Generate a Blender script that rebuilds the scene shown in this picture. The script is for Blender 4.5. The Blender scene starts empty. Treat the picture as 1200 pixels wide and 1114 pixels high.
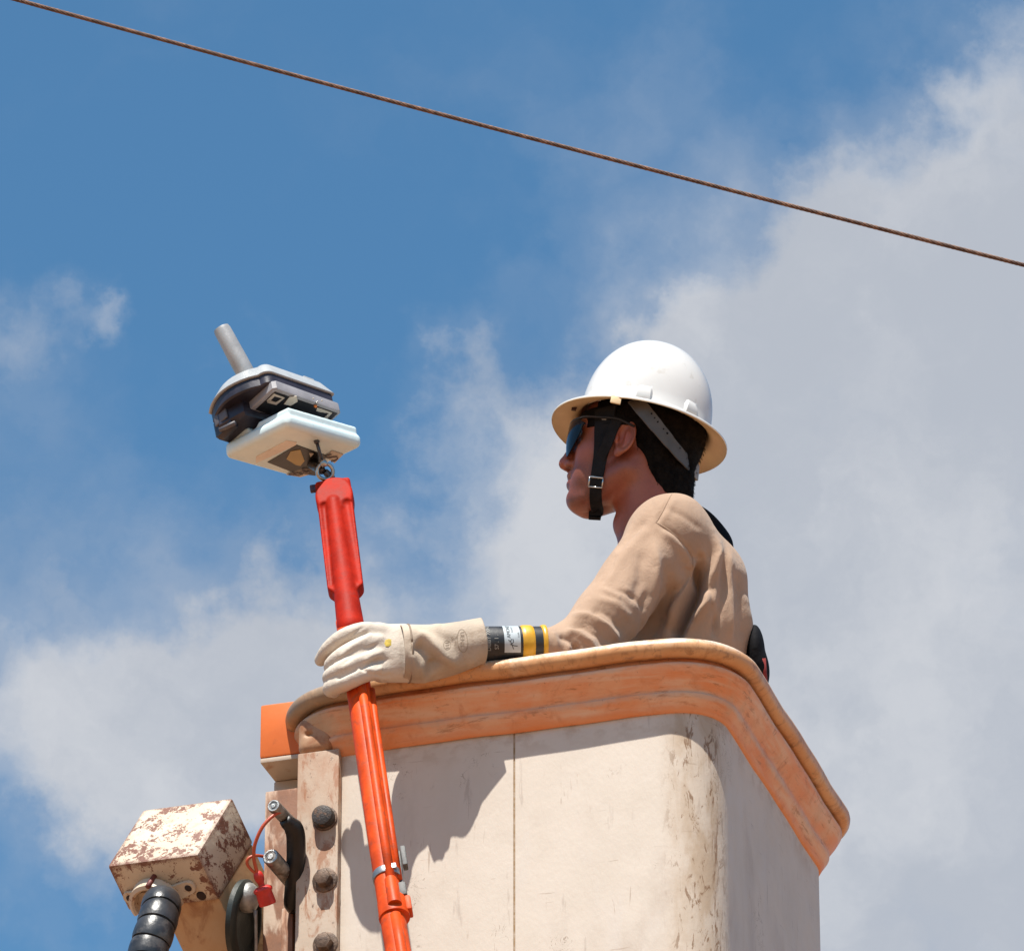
import bpy, bmesh, math, random
import numpy as np
from mathutils import Vector, Matrix

random.seed(3)
SC = bpy.context.scene
COL = SC.collection

# ------------------------------------------------------------------ camera
ELEV = math.radians(27.5)
DIST = 11.5
FPX = 8165.0                       # focal length in photo pixels (photo 1200 px wide)
SE, CE = math.sin(ELEV), math.cos(ELEV)
RV = np.array([1.0, 0, 0]); DV = np.array([0, CE, SE]); UV = np.array([0, -SE, CE])
ZR = 1.65 + DIST * (SE - 230 / FPX * CE)          # height of the bucket rim
REF = np.array([0, 0, ZR])
CAM = REF - DIST * (DV + 3 / FPX * RV - 230 / FPX * UV)

cam_data = bpy.data.cameras.new('camera'); cam = bpy.data.objects.new('camera', cam_data)
COL.objects.link(cam); SC.camera = cam
cam.location = CAM; cam.rotation_euler = (math.pi / 2 + ELEV, 0, 0)
cam_data.sensor_width = 36; cam_data.lens = 36 * FPX / 1200
cam_data.clip_start = 0.1; cam_data.clip_end = 5000

# ------------------------------------------------------------------ sun and sky
SUN_EL = math.radians(65.5)
SUN_AZ = math.radians(20.0)        # turned from -Y towards -X
sun_dir = np.array([-math.sin(SUN_AZ) * math.cos(SUN_EL), -math.cos(SUN_AZ) * math.cos(SUN_EL), math.sin(SUN_EL)])
sl = bpy.data.lights.new('sun', 'SUN'); so = bpy.data.objects.new('sun', sl); COL.objects.link(so)
sl.energy = 4.8; sl.angle = math.radians(0.5); sl.color = (1.0, 0.95, 0.87)
so.rotation_euler = Vector(sun_dir).to_track_quat('Z', 'Y').to_euler(); so.location = (0, -4, 14)

vs = SC.view_settings
vs.view_transform = 'Standard'; vs.look = 'None'; vs.gamma = 1; vs.exposure = 0.82
SC.cycles.use_denoising = True


class NT:
    """small helper for node trees"""
    def __init__(s, tree): s.t = tree; s.n = tree.nodes; s.l = tree.links

    def new(s, typ, **kw):
        nd = s.n.new(typ)
        for k, v in kw.items():
            if k.startswith('_'): setattr(nd, k[1:], v)
        return nd

    def put(s, sock, v):
        if isinstance(v, bpy.types.NodeSocket): s.l.new(v, sock)
        else:
            if hasattr(sock, 'default_value'):
                try:
                    sock.default_value = v
                except Exception:
                    sock.default_value = (*v, 1) if len(v) == 3 else v

    def math(s, op, a, b=0.0, c=0.0, clamp=False):
        nd = s.new('ShaderNodeMath', _operation=op, _use_clamp=clamp)
        s.put(nd.inputs[0], a); s.put(nd.inputs[1], b)
        if len(nd.inputs) > 2: s.put(nd.inputs[2], c)
        return nd.outputs[0]

    def vmath(s, op, a, b=None, out=0):
        nd = s.new('ShaderNodeVectorMath', _operation=op)
        s.put(nd.inputs[0], a)
        if b is not None: s.put(nd.inputs[1], b)
        return nd.outputs[out]

    def coord(s, kind='Object'):
        return s.new('ShaderNodeTexCoord').outputs[kind]

    def scaled(s, vec, scale, loc=(0, 0, 0)):
        nd = s.new('ShaderNodeMapping'); s.put(nd.inputs['Vector'], vec)
        nd.inputs['Scale'].default_value = scale if hasattr(scale, '__len__') else (scale,) * 3
        nd.inputs['Location'].default_value = loc
        return nd.outputs[0]

    def noise(s, vec, scale=1.0, detail=5, rough=0.55, loc=(0, 0, 0), dist=0.0):
        v = s.scaled(vec, scale, loc)
        nd = s.new('ShaderNodeTexNoise'); s.put(nd.inputs['Vector'], v)
        nd.inputs['Scale'].default_value = 1; nd.inputs['Detail'].default_value = detail
        nd.inputs['Roughness'].default_value = rough; nd.inputs['Distortion'].default_value = dist
        return nd.outputs['Fac']

    def step(s, v, lo, hi, to0=0.0, to1=1.0):
        nd = s.new('ShaderNodeMapRange', _interpolation_type='SMOOTHSTEP')
        s.put(nd.inputs['Value'], v)
        if lo > hi: lo, hi, to0, to1 = hi, lo, to1, to0
        nd.inputs['From Min'].default_value = lo; nd.inputs['From Max'].default_value = hi
        nd.inputs['To Min'].default_value = to0; nd.inputs['To Max'].default_value = to1
        return nd.outputs[0]

    def mix(s, fac, a, b):
        nd = s.new('ShaderNodeMix', _data_type='RGBA')
        s.put(nd.inputs[0], fac); s.put(nd.inputs[6], a); s.put(nd.inputs[7], b)
        return nd.outputs[2]

    def sep(s, vec):
        nd = s.new('ShaderNodeSeparateXYZ'); s.put(nd.inputs[0], vec); return nd.outputs


world = bpy.data.worlds.new('World'); SC.world = world; world.use_nodes = True
w = NT(world.node_tree); w.n.clear()
sky = w.new('ShaderNodeTexSky', _sky_type='NISHITA', _sun_disc=False)
sky.sun_elevation = SUN_EL; sky.sun_rotation = math.pi + SUN_AZ
sky.air_density = 1.0; sky.dust_density = 0.4; sky.ozone_density = 2.6; sky.altitude = 400
dirv = w.vmath('NORMALIZE', w.coord('Generated'))


def px_dir(px, py):
    v = DV + (px - 600) / FPX * RV - (py - 557) / FPX * UV
    return v / np.linalg.norm(v)


wz = w.new('ShaderNodeTexNoise'); w.put(wz.inputs['Vector'], dirv)
wz.inputs['Scale'].default_value = 55; wz.inputs['Detail'].default_value = 6; wz.inputs['Roughness'].default_value = .58
warp = w.new('ShaderNodeVectorMath', _operation='MULTIPLY_ADD')
w.put(warp.inputs[0], w.vmath('SUBTRACT', wz.outputs['Color'], (0.5, 0.5, 0.5)))
warp.inputs[1].default_value = (0.030,) * 3; w.put(warp.inputs[2], dirv)
wdir = warp.outputs[0]
# cumulus banks, as (photo x, photo y, radius, weight) turned into fixed sky directions
BANKS = [(1190, 150, 120, .72), (1100, 330, 130, .9), (930, 420, 125, .85), (800, 350, 75, .50), (800, 500, 100, .5), (1120, 620, 260, 1.0),
         (930, 700, 210, 1.0), (740, 600, 110, .72), (650, 700, 100, .62), (1080, 960, 260, 1.0), (800, 900, 240, .95),
         (250, 770, 100, .75), (350, 740, 80, .55), (80, 860, 100, .72), (190, 900, 105, .75), (330, 890, 110, .75), (460, 800, 90, .6),
         (80, 665, 60, .34), (15, 400, 70, .42), (90, 392, 50, .22), (140, 388, 26, .40), (60, 520, 90, .22), (330, 560, 130, .18), (480, 610, 90, .30), (540, 440, 50, .40), (600, 500, 60, .32),
         (1400, 500, 330, 1.0), (-120, 860, 160, .7), (1350, 1300, 400, .9), (500, 1300, 260, .8)]
acc = 0.0
for (bx, by, br, bw) in BANKS:
    c = px_dir(bx, by)
    d = w.vmath('DISTANCE', wdir, tuple(c), out=1)
    d2 = w.math('MULTIPLY', d, d)
    g = w.math('POWER', 2.718, w.math('MULTIPLY', d2, -1.0 / (2 * (br / FPX * .8) ** 2)))
    acc = w.math('MULTIPLY_ADD', g, bw, acc)
wide = w.noise(dirv, 3.2, 5, .6, (3.1, 1.7, .4))
acc = w.math('MAXIMUM', w.math('MINIMUM', acc, 1.15), w.step(wide, .56, .72, 0, .9))
fine = w.noise(wdir, 38, 8, .54, (1, 2, 3))
dens = w.math('MULTIPLY_ADD', w.math('SUBTRACT', fine, .5), .95, acc)
veil = w.math('MULTIPLY_ADD', w.math('SUBTRACT', w.noise(wdir, 17, 7, .5, (4, 9, 2)), .47), 1.5, w.math('MULTIPLY', acc, .55))
veil = w.step(veil, -.02, .95, 0, .66)
dens = w.math('MAXIMUM', w.step(dens, .18, 1.14), veil)
thick = w.noise(wdir, 24, 7, .55, (7, 3, 5))
ccol = w.mix(w.step(thick, .36, .66), (5.25, 5.55, 6.15), (6.75, 6.9, 7.25))
skyc = w.new('ShaderNodeMix', _data_type='RGBA', _blend_type='MULTIPLY'); skyc.inputs[0].default_value = 1
w.put(skyc.inputs[6], sky.outputs[0]); w.put(skyc.inputs[7], (.89, 1.40, 1.48))
out = w.mix(w.math('MULTIPLY', dens, .93), skyc.outputs[2], ccol)
bg = w.new('ShaderNodeBackground'); w.put(bg.inputs[0], out); bg.inputs[1].default_value = 0.0548
wo = w.new('ShaderNodeOutputWorld'); w.l.new(bg.outputs[0], wo.inputs[0])


# ------------------------------------------------------------------ pixel rulers
def K(px, py, h=0.0):
    """point seen at a photo pixel, h metres nearer than the plane of the reference point"""
    return CAM + (DIST - h) * (DV + (px - 600) / FPX * RV - (py - 557) / FPX * UV)


def P(px, py, Y):
    v = DV + (px - 600) / FPX * RV - (py - 557) / FPX * UV
    return CAM + v * ((Y - CAM[1]) / v[1])


def TOW(p):                                   # how far p is in front of the reference plane
    return DIST - float(np.dot(np.asarray(p) - CAM, DV))


def V(a, b, c): return a * RV + b * UV - c * DV
def unit(v): v = np.asarray(v, float); return v / np.linalg.norm(v)


def PX(p):                                    # world point(s) -> photo pixel
    q = np.asarray(p) - CAM
    d = q @ DV
    return np.stack([600 + FPX * (q @ RV) / d, 557 - FPX * (q @ UV) / d], -1)


# ------------------------------------------------------------------ materials
ALB = .78                          # overall reflectance of the aged, dusty finishes


def tone(t, c, k=None):
    nd = t.new('ShaderNodeMix', _data_type='RGBA', _blend_type='MULTIPLY'); nd.inputs[0].default_value = 1
    t.put(nd.inputs[6], c); k = ALB if k is None else k; nd.inputs[7].default_value = (k, k, k, 1); return nd.outputs[2]


def mat_new(name):
    m = bpy.data.materials.new(name); m.use_nodes = True
    t = NT(m.node_tree); b = t.n['Principled BSDF']
    return m, t, b


def simple(name, col, rough=.5, metal=0, bump=0, bscale=200, var=.12, vscale=12, spec=.5, coat=0, dirt=None):
    m, t, b = mat_new(name)
    o = t.coord()
    n = t.noise(o, vscale, 6)
    dark = tuple(c * (1 - var * 1.6) for c in col); lite = tuple(min(1, c * (1 + var)) for c in col)
    c = t.mix(t.step(n, .3, .7), dark, lite)
    if dirt:
        dn = t.noise(o, dirt[1], 7, .65, (4, 4, 4))
        c = t.mix(t.step(dn, dirt[2], dirt[2] + .09, 0, dirt[3]), c, dirt[0])
    t.put(b.inputs['Base Color'], tone(t, c))
    t.put(b.inputs['Roughness'], t.math('MULTIPLY_ADD', n, .25, rough - .12))
    b.inputs['Metallic'].default_value = metal; b.inputs['Specular IOR Level'].default_value = spec
    b.inputs['Coat Weight'].default_value = coat
    if bump:
        bn = t.new('ShaderNodeBump'); bn.inputs['Strength'].default_value = bump; bn.inputs['Distance'].default_value = .002
        t.put(bn.inputs['Height'], t.noise(o, bscale, 5)); t.l.new(bn.outputs[0], b.inputs['Normal'])
    return m


def edge_mask(t, radius):
    bv = t.new('ShaderNodeBevel'); bv.samples = 4; bv.inputs['Radius'].default_value = radius
    g = t.new('ShaderNodeNewGeometry')
    return t.math('SUBTRACT', 1.0, t.vmath('DOT_PRODUCT', bv.outputs[0], g.outputs['Normal'], 1))


def weathered(name, base, alt, stains, rough=.5, bump=.25, bscale=(60, 60, 60), edge=None, spec=.4, extra=None, under=None):
    """aged paint: base colour drifting to alt, a list of stains (colour, scale, lo, hi, amount), worn edges"""
    m, t, b = mat_new(name)
    o = t.coord()
    c = t.mix(t.step(t.noise(o, 7, 7, .6), .35, .68), base, alt)
    i = 0
    for (sc_, s_, lo, hi, am) in stains:
        i += 1
        n = t.noise(o, s_, 8, .62, (i * 3.1, i * 1.7, i * .9), .4)
        c = t.mix(t.step(n, lo, hi, 0, am), c, sc_)
    if extra: c = extra(t, o, c)
    if edge:
        ec, er, lo, hi = edge
        e = edge_mask(t, er)
        en = t.math('MULTIPLY', e, t.math('MULTIPLY_ADD', t.noise(o, 90, 6, .7), 3.0, -.6, clamp=False))
        c = t.mix(t.step(en, lo, hi), c, ec)
    t.put(b.inputs['Base Color'], tone(t, c))
    t.put(b.inputs['Roughness'], t.math('MULTIPLY_ADD', t.noise(o, 30, 5), .3, rough - .15))
    b.inputs['Specular IOR Level'].default_value = spec
    bn = t.new('ShaderNodeBump'); bn.inputs['Strength'].default_value = bump; bn.inputs['Distance'].default_value = .002
    h = t.math('ADD', t.noise(o, bscale, 6, .6), t.math('MULTIPLY', t.noise(o, (4, 4, 3), 3), 6.0))
    t.put(bn.inputs['Height'], h); t.l.new(bn.outputs[0], b.inputs['Normal'])
    return m


# ------------------------------------------------------------------ object helpers
def empty(name, loc, rotz=0, label=None, cat=None, group=None):
    o = bpy.data.objects.new(name, None); COL.objects.link(o)
    o.location = loc; o.rotation_euler = (0, 0, rotz); o.empty_display_size = .05
    if label: o['label'] = label
    if cat: o['category'] = cat
    if group: o['group'] = group
    return o


def wmat(o):
    m = Matrix.LocRotScale(o.location, o.rotation_euler, o.scale)
    return wmat(o.parent) @ m if o.parent else m


def mk(name, verts, faces, mats, parent=None, smooth=True, label=None, fm=None, autos=None):
    """mesh object from world-space vertices"""
    V_ = np.asarray(verts, float)
    org = V_.mean(0)
    if parent is not None:
        inv = np.array(wmat(parent).inverted())
        V_ = V_ @ inv[:3, :3].T + inv[:3, 3]
        me = bpy.data.meshes.new(name); me.from_pydata(V_.tolist(), [], [list(map(int, f)) for f in faces])
        o = bpy.data.objects.new(name, me); COL.objects.link(o); o.parent = parent
    else:
        me = bpy.data.meshes.new(name); me.from_pydata((V_ - org).tolist(), [], [list(map(int, f)) for f in faces])
        o = bpy.data.objects.new(name, me); COL.objects.link(o); o.location = org
    if not isinstance(mats, (list, tuple)): mats = [mats]
    for m in mats: me.materials.append(m)
    if fm is not None: me.polygons.foreach_set('material_index', list(fm))
    me.validate(); me.update()
    bm = bmesh.new(); bm.from_mesh(me); bmesh.ops.recalc_face_normals(bm, faces=bm.faces); bm.to_mesh(me); bm.free()
    if smooth:
        me.polygons.foreach_set('use_smooth', [True] * len(me.polygons))
        if autos is not None: me.set_sharp_from_angle(angle=math.radians(autos))
    if label: o['label'] = label
    return o


class Geo:
    """collects geometry in world space"""
    def __init__(s): s.v = []; s.f = []; s.m = []

    def add(s, v, f, mi=0):
        k = len(s.v); s.v += [tuple(map(float, p)) for p in v]; s.f += [tuple(i + k for i in q) for q in f]; s.m += [mi] * len(f)

    def obj(s, name, mats, parent=None, **kw):
        return mk(name, s.v, s.f, mats, parent, fm=s.m, **kw)


def frame(d, up=(0, 0, 1)):
    d = unit(d); a = np.cross(up, d)
    if np.linalg.norm(a) < 1e-4: a = np.cross((1, 0, 0), d)
    a = unit(a); return a, np.cross(d, a), d


def tube(pts, rad, n=16, caps=True, prof=None, twist=0.0, side=None):
    """tube through points; rad: number, list, or list of (ra, rb)"""
    pts = [np.asarray(p, float) for p in pts]; m = len(pts)
    if not hasattr(rad, '__len__'): rad = [rad] * m
    V_ = []; F = []; a = None
    for i in range(m):
        d = unit(pts[min(i + 1, m - 1)] - pts[max(i - 1, 0)])
        if a is None:
            a = np.asarray(side, float) if side is not None else frame(d)[0]
        a = unit(a - d * np.dot(a, d)); b = np.cross(d, a)
        ra, rb = rad[i] if hasattr(rad[i], '__len__') else (rad[i], rad[i])
        for k in range(n):
            th = 2 * math.pi * k / n
            q = prof(th + twist * i) if prof else 1.0
            V_.append(pts[i] + q * (a * ra * math.cos(th) + b * rb * math.sin(th)))
    for i in range(m - 1):
        for k in range(n):
            k2 = (k + 1) % n
            F.append((i * n + k, i * n + k2, (i + 1) * n + k2, (i + 1) * n + k))
    if caps:
        F.append(tuple(range(n))[::-1]); F.append(tuple((m - 1) * n + k for k in range(n)))
    return V_, F


def smooth_path(pts, n=8):
    """Catmull-Rom through points"""
    p = [np.asarray(q, float) for q in pts]; p = [2 * p[0] - p[1]] + p + [2 * p[-1] - p[-2]]
    out_ = []
    for i in range(1, len(p) - 2):
        for k in range(n):
            t = k / n
            out_.append(.5 * ((2 * p[i]) + (-p[i - 1] + p[i + 1]) * t + (2 * p[i - 1] - 5 * p[i] + 4 * p[i + 1] - p[i + 2]) * t * t + (-p[i - 1] + 3 * p[i] - 3 * p[i + 1] + p[i + 2]) * t ** 3))
    out_.append(p[-2]); return out_


def lathe(o, axis, prof, n=32, sx=1.0):
    """prof: list of (radius, height along axis)"""
    a, b, d = frame(axis); V_ = []; F = []
    for r, h in prof:
        for k in range(n):
            th = 2 * math.pi * k / n
            V_.append(np.asarray(o) + d * h + r * (a * math.cos(th) * sx + b * math.sin(th)))
    for i in range(len(prof) - 1):
        for k in range(n):
            k2 = (k + 1) % n; F.append((i * n + k, i * n + k2, (i + 1) * n + k2, (i + 1) * n + k))
    F.append(tuple(range(n))[::-1]); F.append(tuple((len(prof) - 1) * n + k for k in range(n)))
    return V_, F


def slab(outl, o, A, B, N, lo, hi, bev=0.0, topin=0.0):
    """prism over a 2-D outline in axes A,B, from lo to hi along N, edges chamfered by bev"""
    outl = np.asarray(outl, float); c = outl.mean(0); n = len(outl)
    def ring(k, h): return [np.asarray(o) + A * x + B * y + N * h for x, y in (c + (outl - c) * k)]
    s = np.abs(outl - c).max()
    rings = [(1 - bev / s, lo), (1, lo + bev), (1 - topin / s, hi - bev), (1 - (bev + topin) / s, hi)] if bev else [(1, lo), (1 - topin / s, hi)]
    V_ = []; F = []
    for k, h in rings: V_ += ring(k, h)
    for i in range(len(rings) - 1):
        for k in range(n):
            k2 = (k + 1) % n; F.append((i * n + k, i * n + k2, (i + 1) * n + k2, (i + 1) * n + k))
    F.append(tuple(range(n))[::-1]); F.append(tuple((len(rings) - 1) * n + k for k in range(n)))
    return V_, F


def box(o, A, B, C, a0, a1, b0, b1, c0, c1, bev=.002):
    """bevelled box spanned by unit axes"""
    bm = bmesh.new(); bmesh.ops.create_cube(bm, size=1)
    for v in bm.verts:
        v.co = ((v.co.x + .5) * (a1 - a0) + a0, (v.co.y + .5) * (b1 - b0) + b0, (v.co.z + .5) * (c1 - c0) + c0)
    if bev: bmesh.ops.bevel(bm, geom=list(bm.edges), offset=bev, segments=2, profile=.6, affect='EDGES')
    bm.verts.index_update()
    V_ = [np.asarray(o) + A * v.co.x + B * v.co.y + C * v.co.z for v in bm.verts]; F = [tuple(v.index for v in f.verts) for f in bm.faces]
    bm.free(); return V_, F


def text_geo(s, size):
    """flat letters as a triangle mesh, centred, in (x, y)"""
    cu = bpy.data.curves.new('t', 'FONT'); cu.body = s; cu.size = size; cu.align_x = 'CENTER'; cu.align_y = 'CENTER'; cu.resolution_u = 3
    ob = bpy.data.objects.new('t', cu); COL.objects.link(ob)
    bpy.context.view_layer.update()
    me = ob.to_mesh(); v = np.array([tuple(x.co) for x in me.vertices]); f = [tuple(p.vertices) for p in me.polygons]
    ob.to_mesh_clear(); bpy.data.objects.remove(ob); bpy.data.curves.remove(cu)
    return v[:, :2], f


def stroke(pts, wd):
    """flat pen stroke as quads in 2-D"""
    p = np.asarray(pts, float); v = []; f = []
    for i in range(len(p)):
        d = unit(p[min(i + 1, len(p) - 1)] - p[max(i - 1, 0)]); nrm = np.array([-d[1], d[0]]) * wd / 2
        v += [p[i] + nrm, p[i] - nrm]
    for i in range(len(p) - 1): f.append((2 * i, 2 * i + 1, 2 * i + 3, 2 * i + 2))
    return np.array(v), f


# ------------------------------------------------------------------ signed distance modelling
def sm(a, b, k):
    h = np.clip(.5 + .5 * (b - a) / k, 0, 1); return b + (a - b) * h - k * h * (1 - h)


def smx(a, b, k): return -sm(-a, -b, k)


def seg(X, Y, Z, a, b, ra, rb=None):
    rb = ra if rb is None else rb
    a = np.asarray(a, float); d = np.asarray(b, float) - a; L = float(d @ d) + 1e-12
    x, y, z = X - a[0], Y - a[1], Z - a[2]
    h = np.clip((x * d[0] + y * d[1] + z * d[2]) / L, 0, 1)
    return np.sqrt((x - h * d[0]) ** 2 + (y - h * d[1]) ** 2 + (z - h * d[2]) ** 2) - (ra + (rb - ra) * h)


def ell(X, Y, Z, c, r):
    x, y, z = (X - c[0]), (Y - c[1]), (Z - c[2])
    k0 = np.sqrt((x / r[0]) ** 2 + (y / r[1]) ** 2 + (z / r[2]) ** 2)
    k1 = np.sqrt((x / r[0] ** 2) ** 2 + (y / r[1] ** 2) ** 2 + (z / r[2] ** 2) ** 2)
    return k0 * (k0 - 1) / np.maximum(k1, 1e-6)


def sbox(X, Y, Z, c, hs, r=0.0):
    qx, qy, qz = abs(X - c[0]) - hs[0] + r, abs(Y - c[1]) - hs[1] + r, abs(Z - c[2]) - hs[2] + r
    return np.sqrt(np.maximum(qx, 0) ** 2 + np.maximum(qy, 0) ** 2 + np.maximum(qz, 0) ** 2) + np.minimum(np.maximum(qx, np.maximum(qy, qz)), 0) - r


def nets(f, lo, hi, h):
    """naive surface nets of f over a box -> verts, quads"""
    ax = [np.arange(lo[i], hi[i] + h, h).astype(np.float32) for i in range(3)]
    X, Y, Z = np.meshgrid(*ax, indexing='ij', sparse=True)
    D = np.asarray(f(X, Y, Z) + 0 * (X + Y + Z), np.float32)
    S = D < 0
    nx, ny, nz = D.shape
    cnt = np.zeros((nx - 1, ny - 1, nz - 1), np.int8); P_ = np.zeros((nx - 1, ny - 1, nz - 1, 3), np.float32)
    anyc = np.zeros(cnt.shape, bool); allc = np.ones(cnt.shape, bool)
    for i in (0, 1):
        for j in (0, 1):
            for k in (0, 1):
                q = S[i:nx - 1 + i, j:ny - 1 + j, k:nz - 1 + k]; anyc |= q; allc &= q
    act = anyc & ~allc
    I, J, Kk = np.nonzero(act)
    acc_ = np.zeros((len(I), 3)); n = np.zeros(len(I))
    crn = [(i, j, k) for i in (0, 1) for j in (0, 1) for k in (0, 1)]
    for a in crn:
        for b in crn:
            if a < b and sum(abs(a[t] - b[t]) for t in range(3)) == 1:
                da = D[I + a[0], J + a[1], Kk + a[2]]; db = D[I + b[0], J + b[1], Kk + b[2]]
                m = (da < 0) != (db < 0); t = np.where(m, da / np.where(m, da - db, 1), 0)
                for c in range(3): acc_[:, c] += np.where(m, a[c] + (b[c] - a[c]) * t, 0)
                n += m
    acc_ /= n[:, None]
    verts = np.stack([lo[0] + (I + acc_[:, 0]) * h, lo[1] + (J + acc_[:, 1]) * h, lo[2] + (Kk + acc_[:, 2]) * h], 1)
    idx = -np.ones(act.shape, np.int64); idx[I, J, Kk] = np.arange(len(I))
    quads = []
    e = S[:-1, 1:-1, 1:-1] != S[1:, 1:-1, 1:-1]; i, j, k = np.nonzero(e); j += 1; k += 1
    quads.append(np.stack([idx[i, j - 1, k - 1], idx[i, j, k - 1], idx[i, j, k], idx[i, j - 1, k]], 1))
    e = S[1:-1, :-1, 1:-1] != S[1:-1, 1:, 1:-1]; i, j, k = np.nonzero(e); i += 1; k += 1
    quads.append(np.stack([idx[i - 1, j, k - 1], idx[i, j, k - 1], idx[i, j, k], idx[i - 1, j, k]], 1))
    e = S[1:-1, 1:-1, :-1] != S[1:-1, 1:-1, 1:]; i, j, k = np.nonzero(e); i += 1; j += 1
    quads.append(np.stack([idx[i - 1, j - 1, k], idx[i, j - 1, k], idx[i, j, k], idx[i - 1, j, k]], 1))
    q = np.concatenate(quads); q = q[(q >= 0).all(1)]
    return verts, q


def relax(v, q, it=2, lam=.5):
    e = np.concatenate([q[:, [0, 1]], q[:, [1, 2]], q[:, [2, 3]], q[:, [3, 0]]])
    n = len(v); deg = np.bincount(e.ravel(), minlength=n)[:, None]
    for _ in range(it):
        s_ = np.zeros_like(v)
        for c in range(3):
            s_[:, c] = np.bincount(e[:, 0], v[e[:, 1], c], n) + np.bincount(e[:, 1], v[e[:, 0], c], n)
        v = v + lam * (s_ / np.maximum(deg, 1) - v)
    return v


def grad(f, p, h=.001):
    X, Y, Z = p[..., 0], p[..., 1], p[..., 2]
    g = np.stack([f(X + h, Y, Z) - f(X - h, Y, Z), f(X, Y + h, Z) - f(X, Y - h, Z), f(X, Y, Z + h) - f(X, Y, Z - h)], -1)
    return g / np.maximum(np.linalg.norm(g, axis=-1, keepdims=True), 1e-9)


def hit(px, py, f, d0=None):
    """where the sight line of a photo pixel meets the surface f; returns point, normal"""
    dr = unit(DV + (px - 600) / FPX * RV - (py - 557) / FPX * UV)
    t = DIST - .5; best = (9, None)
    for _ in range(160):
        p = CAM + dr * t; d = float(f(p[0], p[1], p[2]))
        if abs(d) < best[0]: best = (abs(d), p)
        if d < .0004: break
        t += max(d * .7, .0006)
        if t > DIST + 1.2: break
    p = best[1]
    return p, grad(f, p)


def polyd(p, line):
    """distance of 2-D points to a polyline, with side sign"""
    best = np.full(len(p), 1e9); sg = np.zeros(len(p)); tt = np.zeros(len(p)); L = len(line) - 1
    for i in range(L):
        a = np.array(line[i], float); b = np.array(line[i + 1], float); d = b - a
        h = np.clip(((p - a) @ d) / (d @ d), 0, 1); q = p - a - h[:, None] * d
        dist = np.hypot(q[:, 0], q[:, 1]); m = dist < best
        best = np.where(m, dist, best); sg = np.where(m, np.sign(d[0] * q[:, 1] - d[1] * q[:, 0]), sg); tt = np.where(m, (i + h) / L, tt)
    return best, sg, tt


def vnormals(v, q):
    n = np.cross(v[q[:, 2]] - v[q[:, 0]], v[q[:, 3]] - v[q[:, 1]]); out_ = np.zeros_like(v)
    for k in range(4):
        for c in range(3): out_[:, c] += np.bincount(q[:, k], n[:, c], len(v))
    return out_ / np.maximum(np.linalg.norm(out_, axis=1, keepdims=True), 1e-12)


def orient_out(v, q, f):
    """outward normals by the field's gradient"""
    return grad(f, v, .002)


def folds(v, nrm, lines, fade=None):
    """raise or sink the near side along lines drawn over the cloth: (polyline, amplitude m, width px, asym)"""
    pp = PX(v); face = np.clip((nrm @ -DV) * 2.5 + .35, 0, 1); d = np.zeros(len(v))
    for (ln, am, wd, asym) in lines:
        ds, sg, t = polyd(pp, ln)
        w_ = wd * np.where(sg > 0, 1 + asym, 1 - asym)
        e = np.clip(np.minimum(t, 1 - t) * 5, 0, 1); e = e * e * (3 - 2 * e)
        d += am * np.exp(-(ds / w_) ** 2) * (.12 + .88 * e)
    return v + nrm * (d * face)[:, None]


# ------------------------------------------------------------------ ground
gm, gt, gb = mat_new('red_earth')
go = gt.coord()
gc = gt.mix(gt.step(gt.noise(go, .25, 8, .6), .35, .65), (.225, .118, .062), (.30, .165, .092))
gc = gt.mix(gt.step(gt.noise(go, 1.7, 8, .7), .55, .75, 0, .5), gc, (.20, .16, .08))
gt.put(gb.inputs['Base Color'], gc); gb.inputs['Roughness'].default_value = .95
gnd = mk('ground', [(-2500, -2500, 0), (2500, -2500, 0), (2500, 2500, 0), (-2500, 2500, 0)], [(0, 1, 2, 3)], gm, smooth=False)
gnd['kind'] = 'structure'; gnd['label'] = 'bare reddish earth ground below the lifted bucket'

# ------------------------------------------------------------------ aerial bucket
YAW = math.radians(17.0)
E1 = np.array([math.cos(YAW), -math.sin(YAW), 0]); E2 = np.array([math.sin(YAW), math.cos(YAW), 0]); EZ = np.array([0, 0, 1.0])
L0, L1, WD, RAD = -.361, .341, .740, .083


def BW(s, t, z): return REF + E1 * s + E2 * t + EZ * z


def BPX(px, py, t):
    """bucket coordinates (s, z) of a photo pixel on the plane at depth t"""
    v = DV + (px - 600) / FPX * RV - (py - 557) / FPX * UV
    k = ((REF + E2 * t - CAM) @ E2) / (v @ E2); p = CAM + v * k - REF
    return float(p @ E1), float(p[2])


bucket = empty('aerial_bucket', REF, -YAW, 'large weathered cream fibreglass bucket with stained orange lip, holding the worker', 'bucket')
seam_s = BPX(603, 950, 0)[0]


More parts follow.
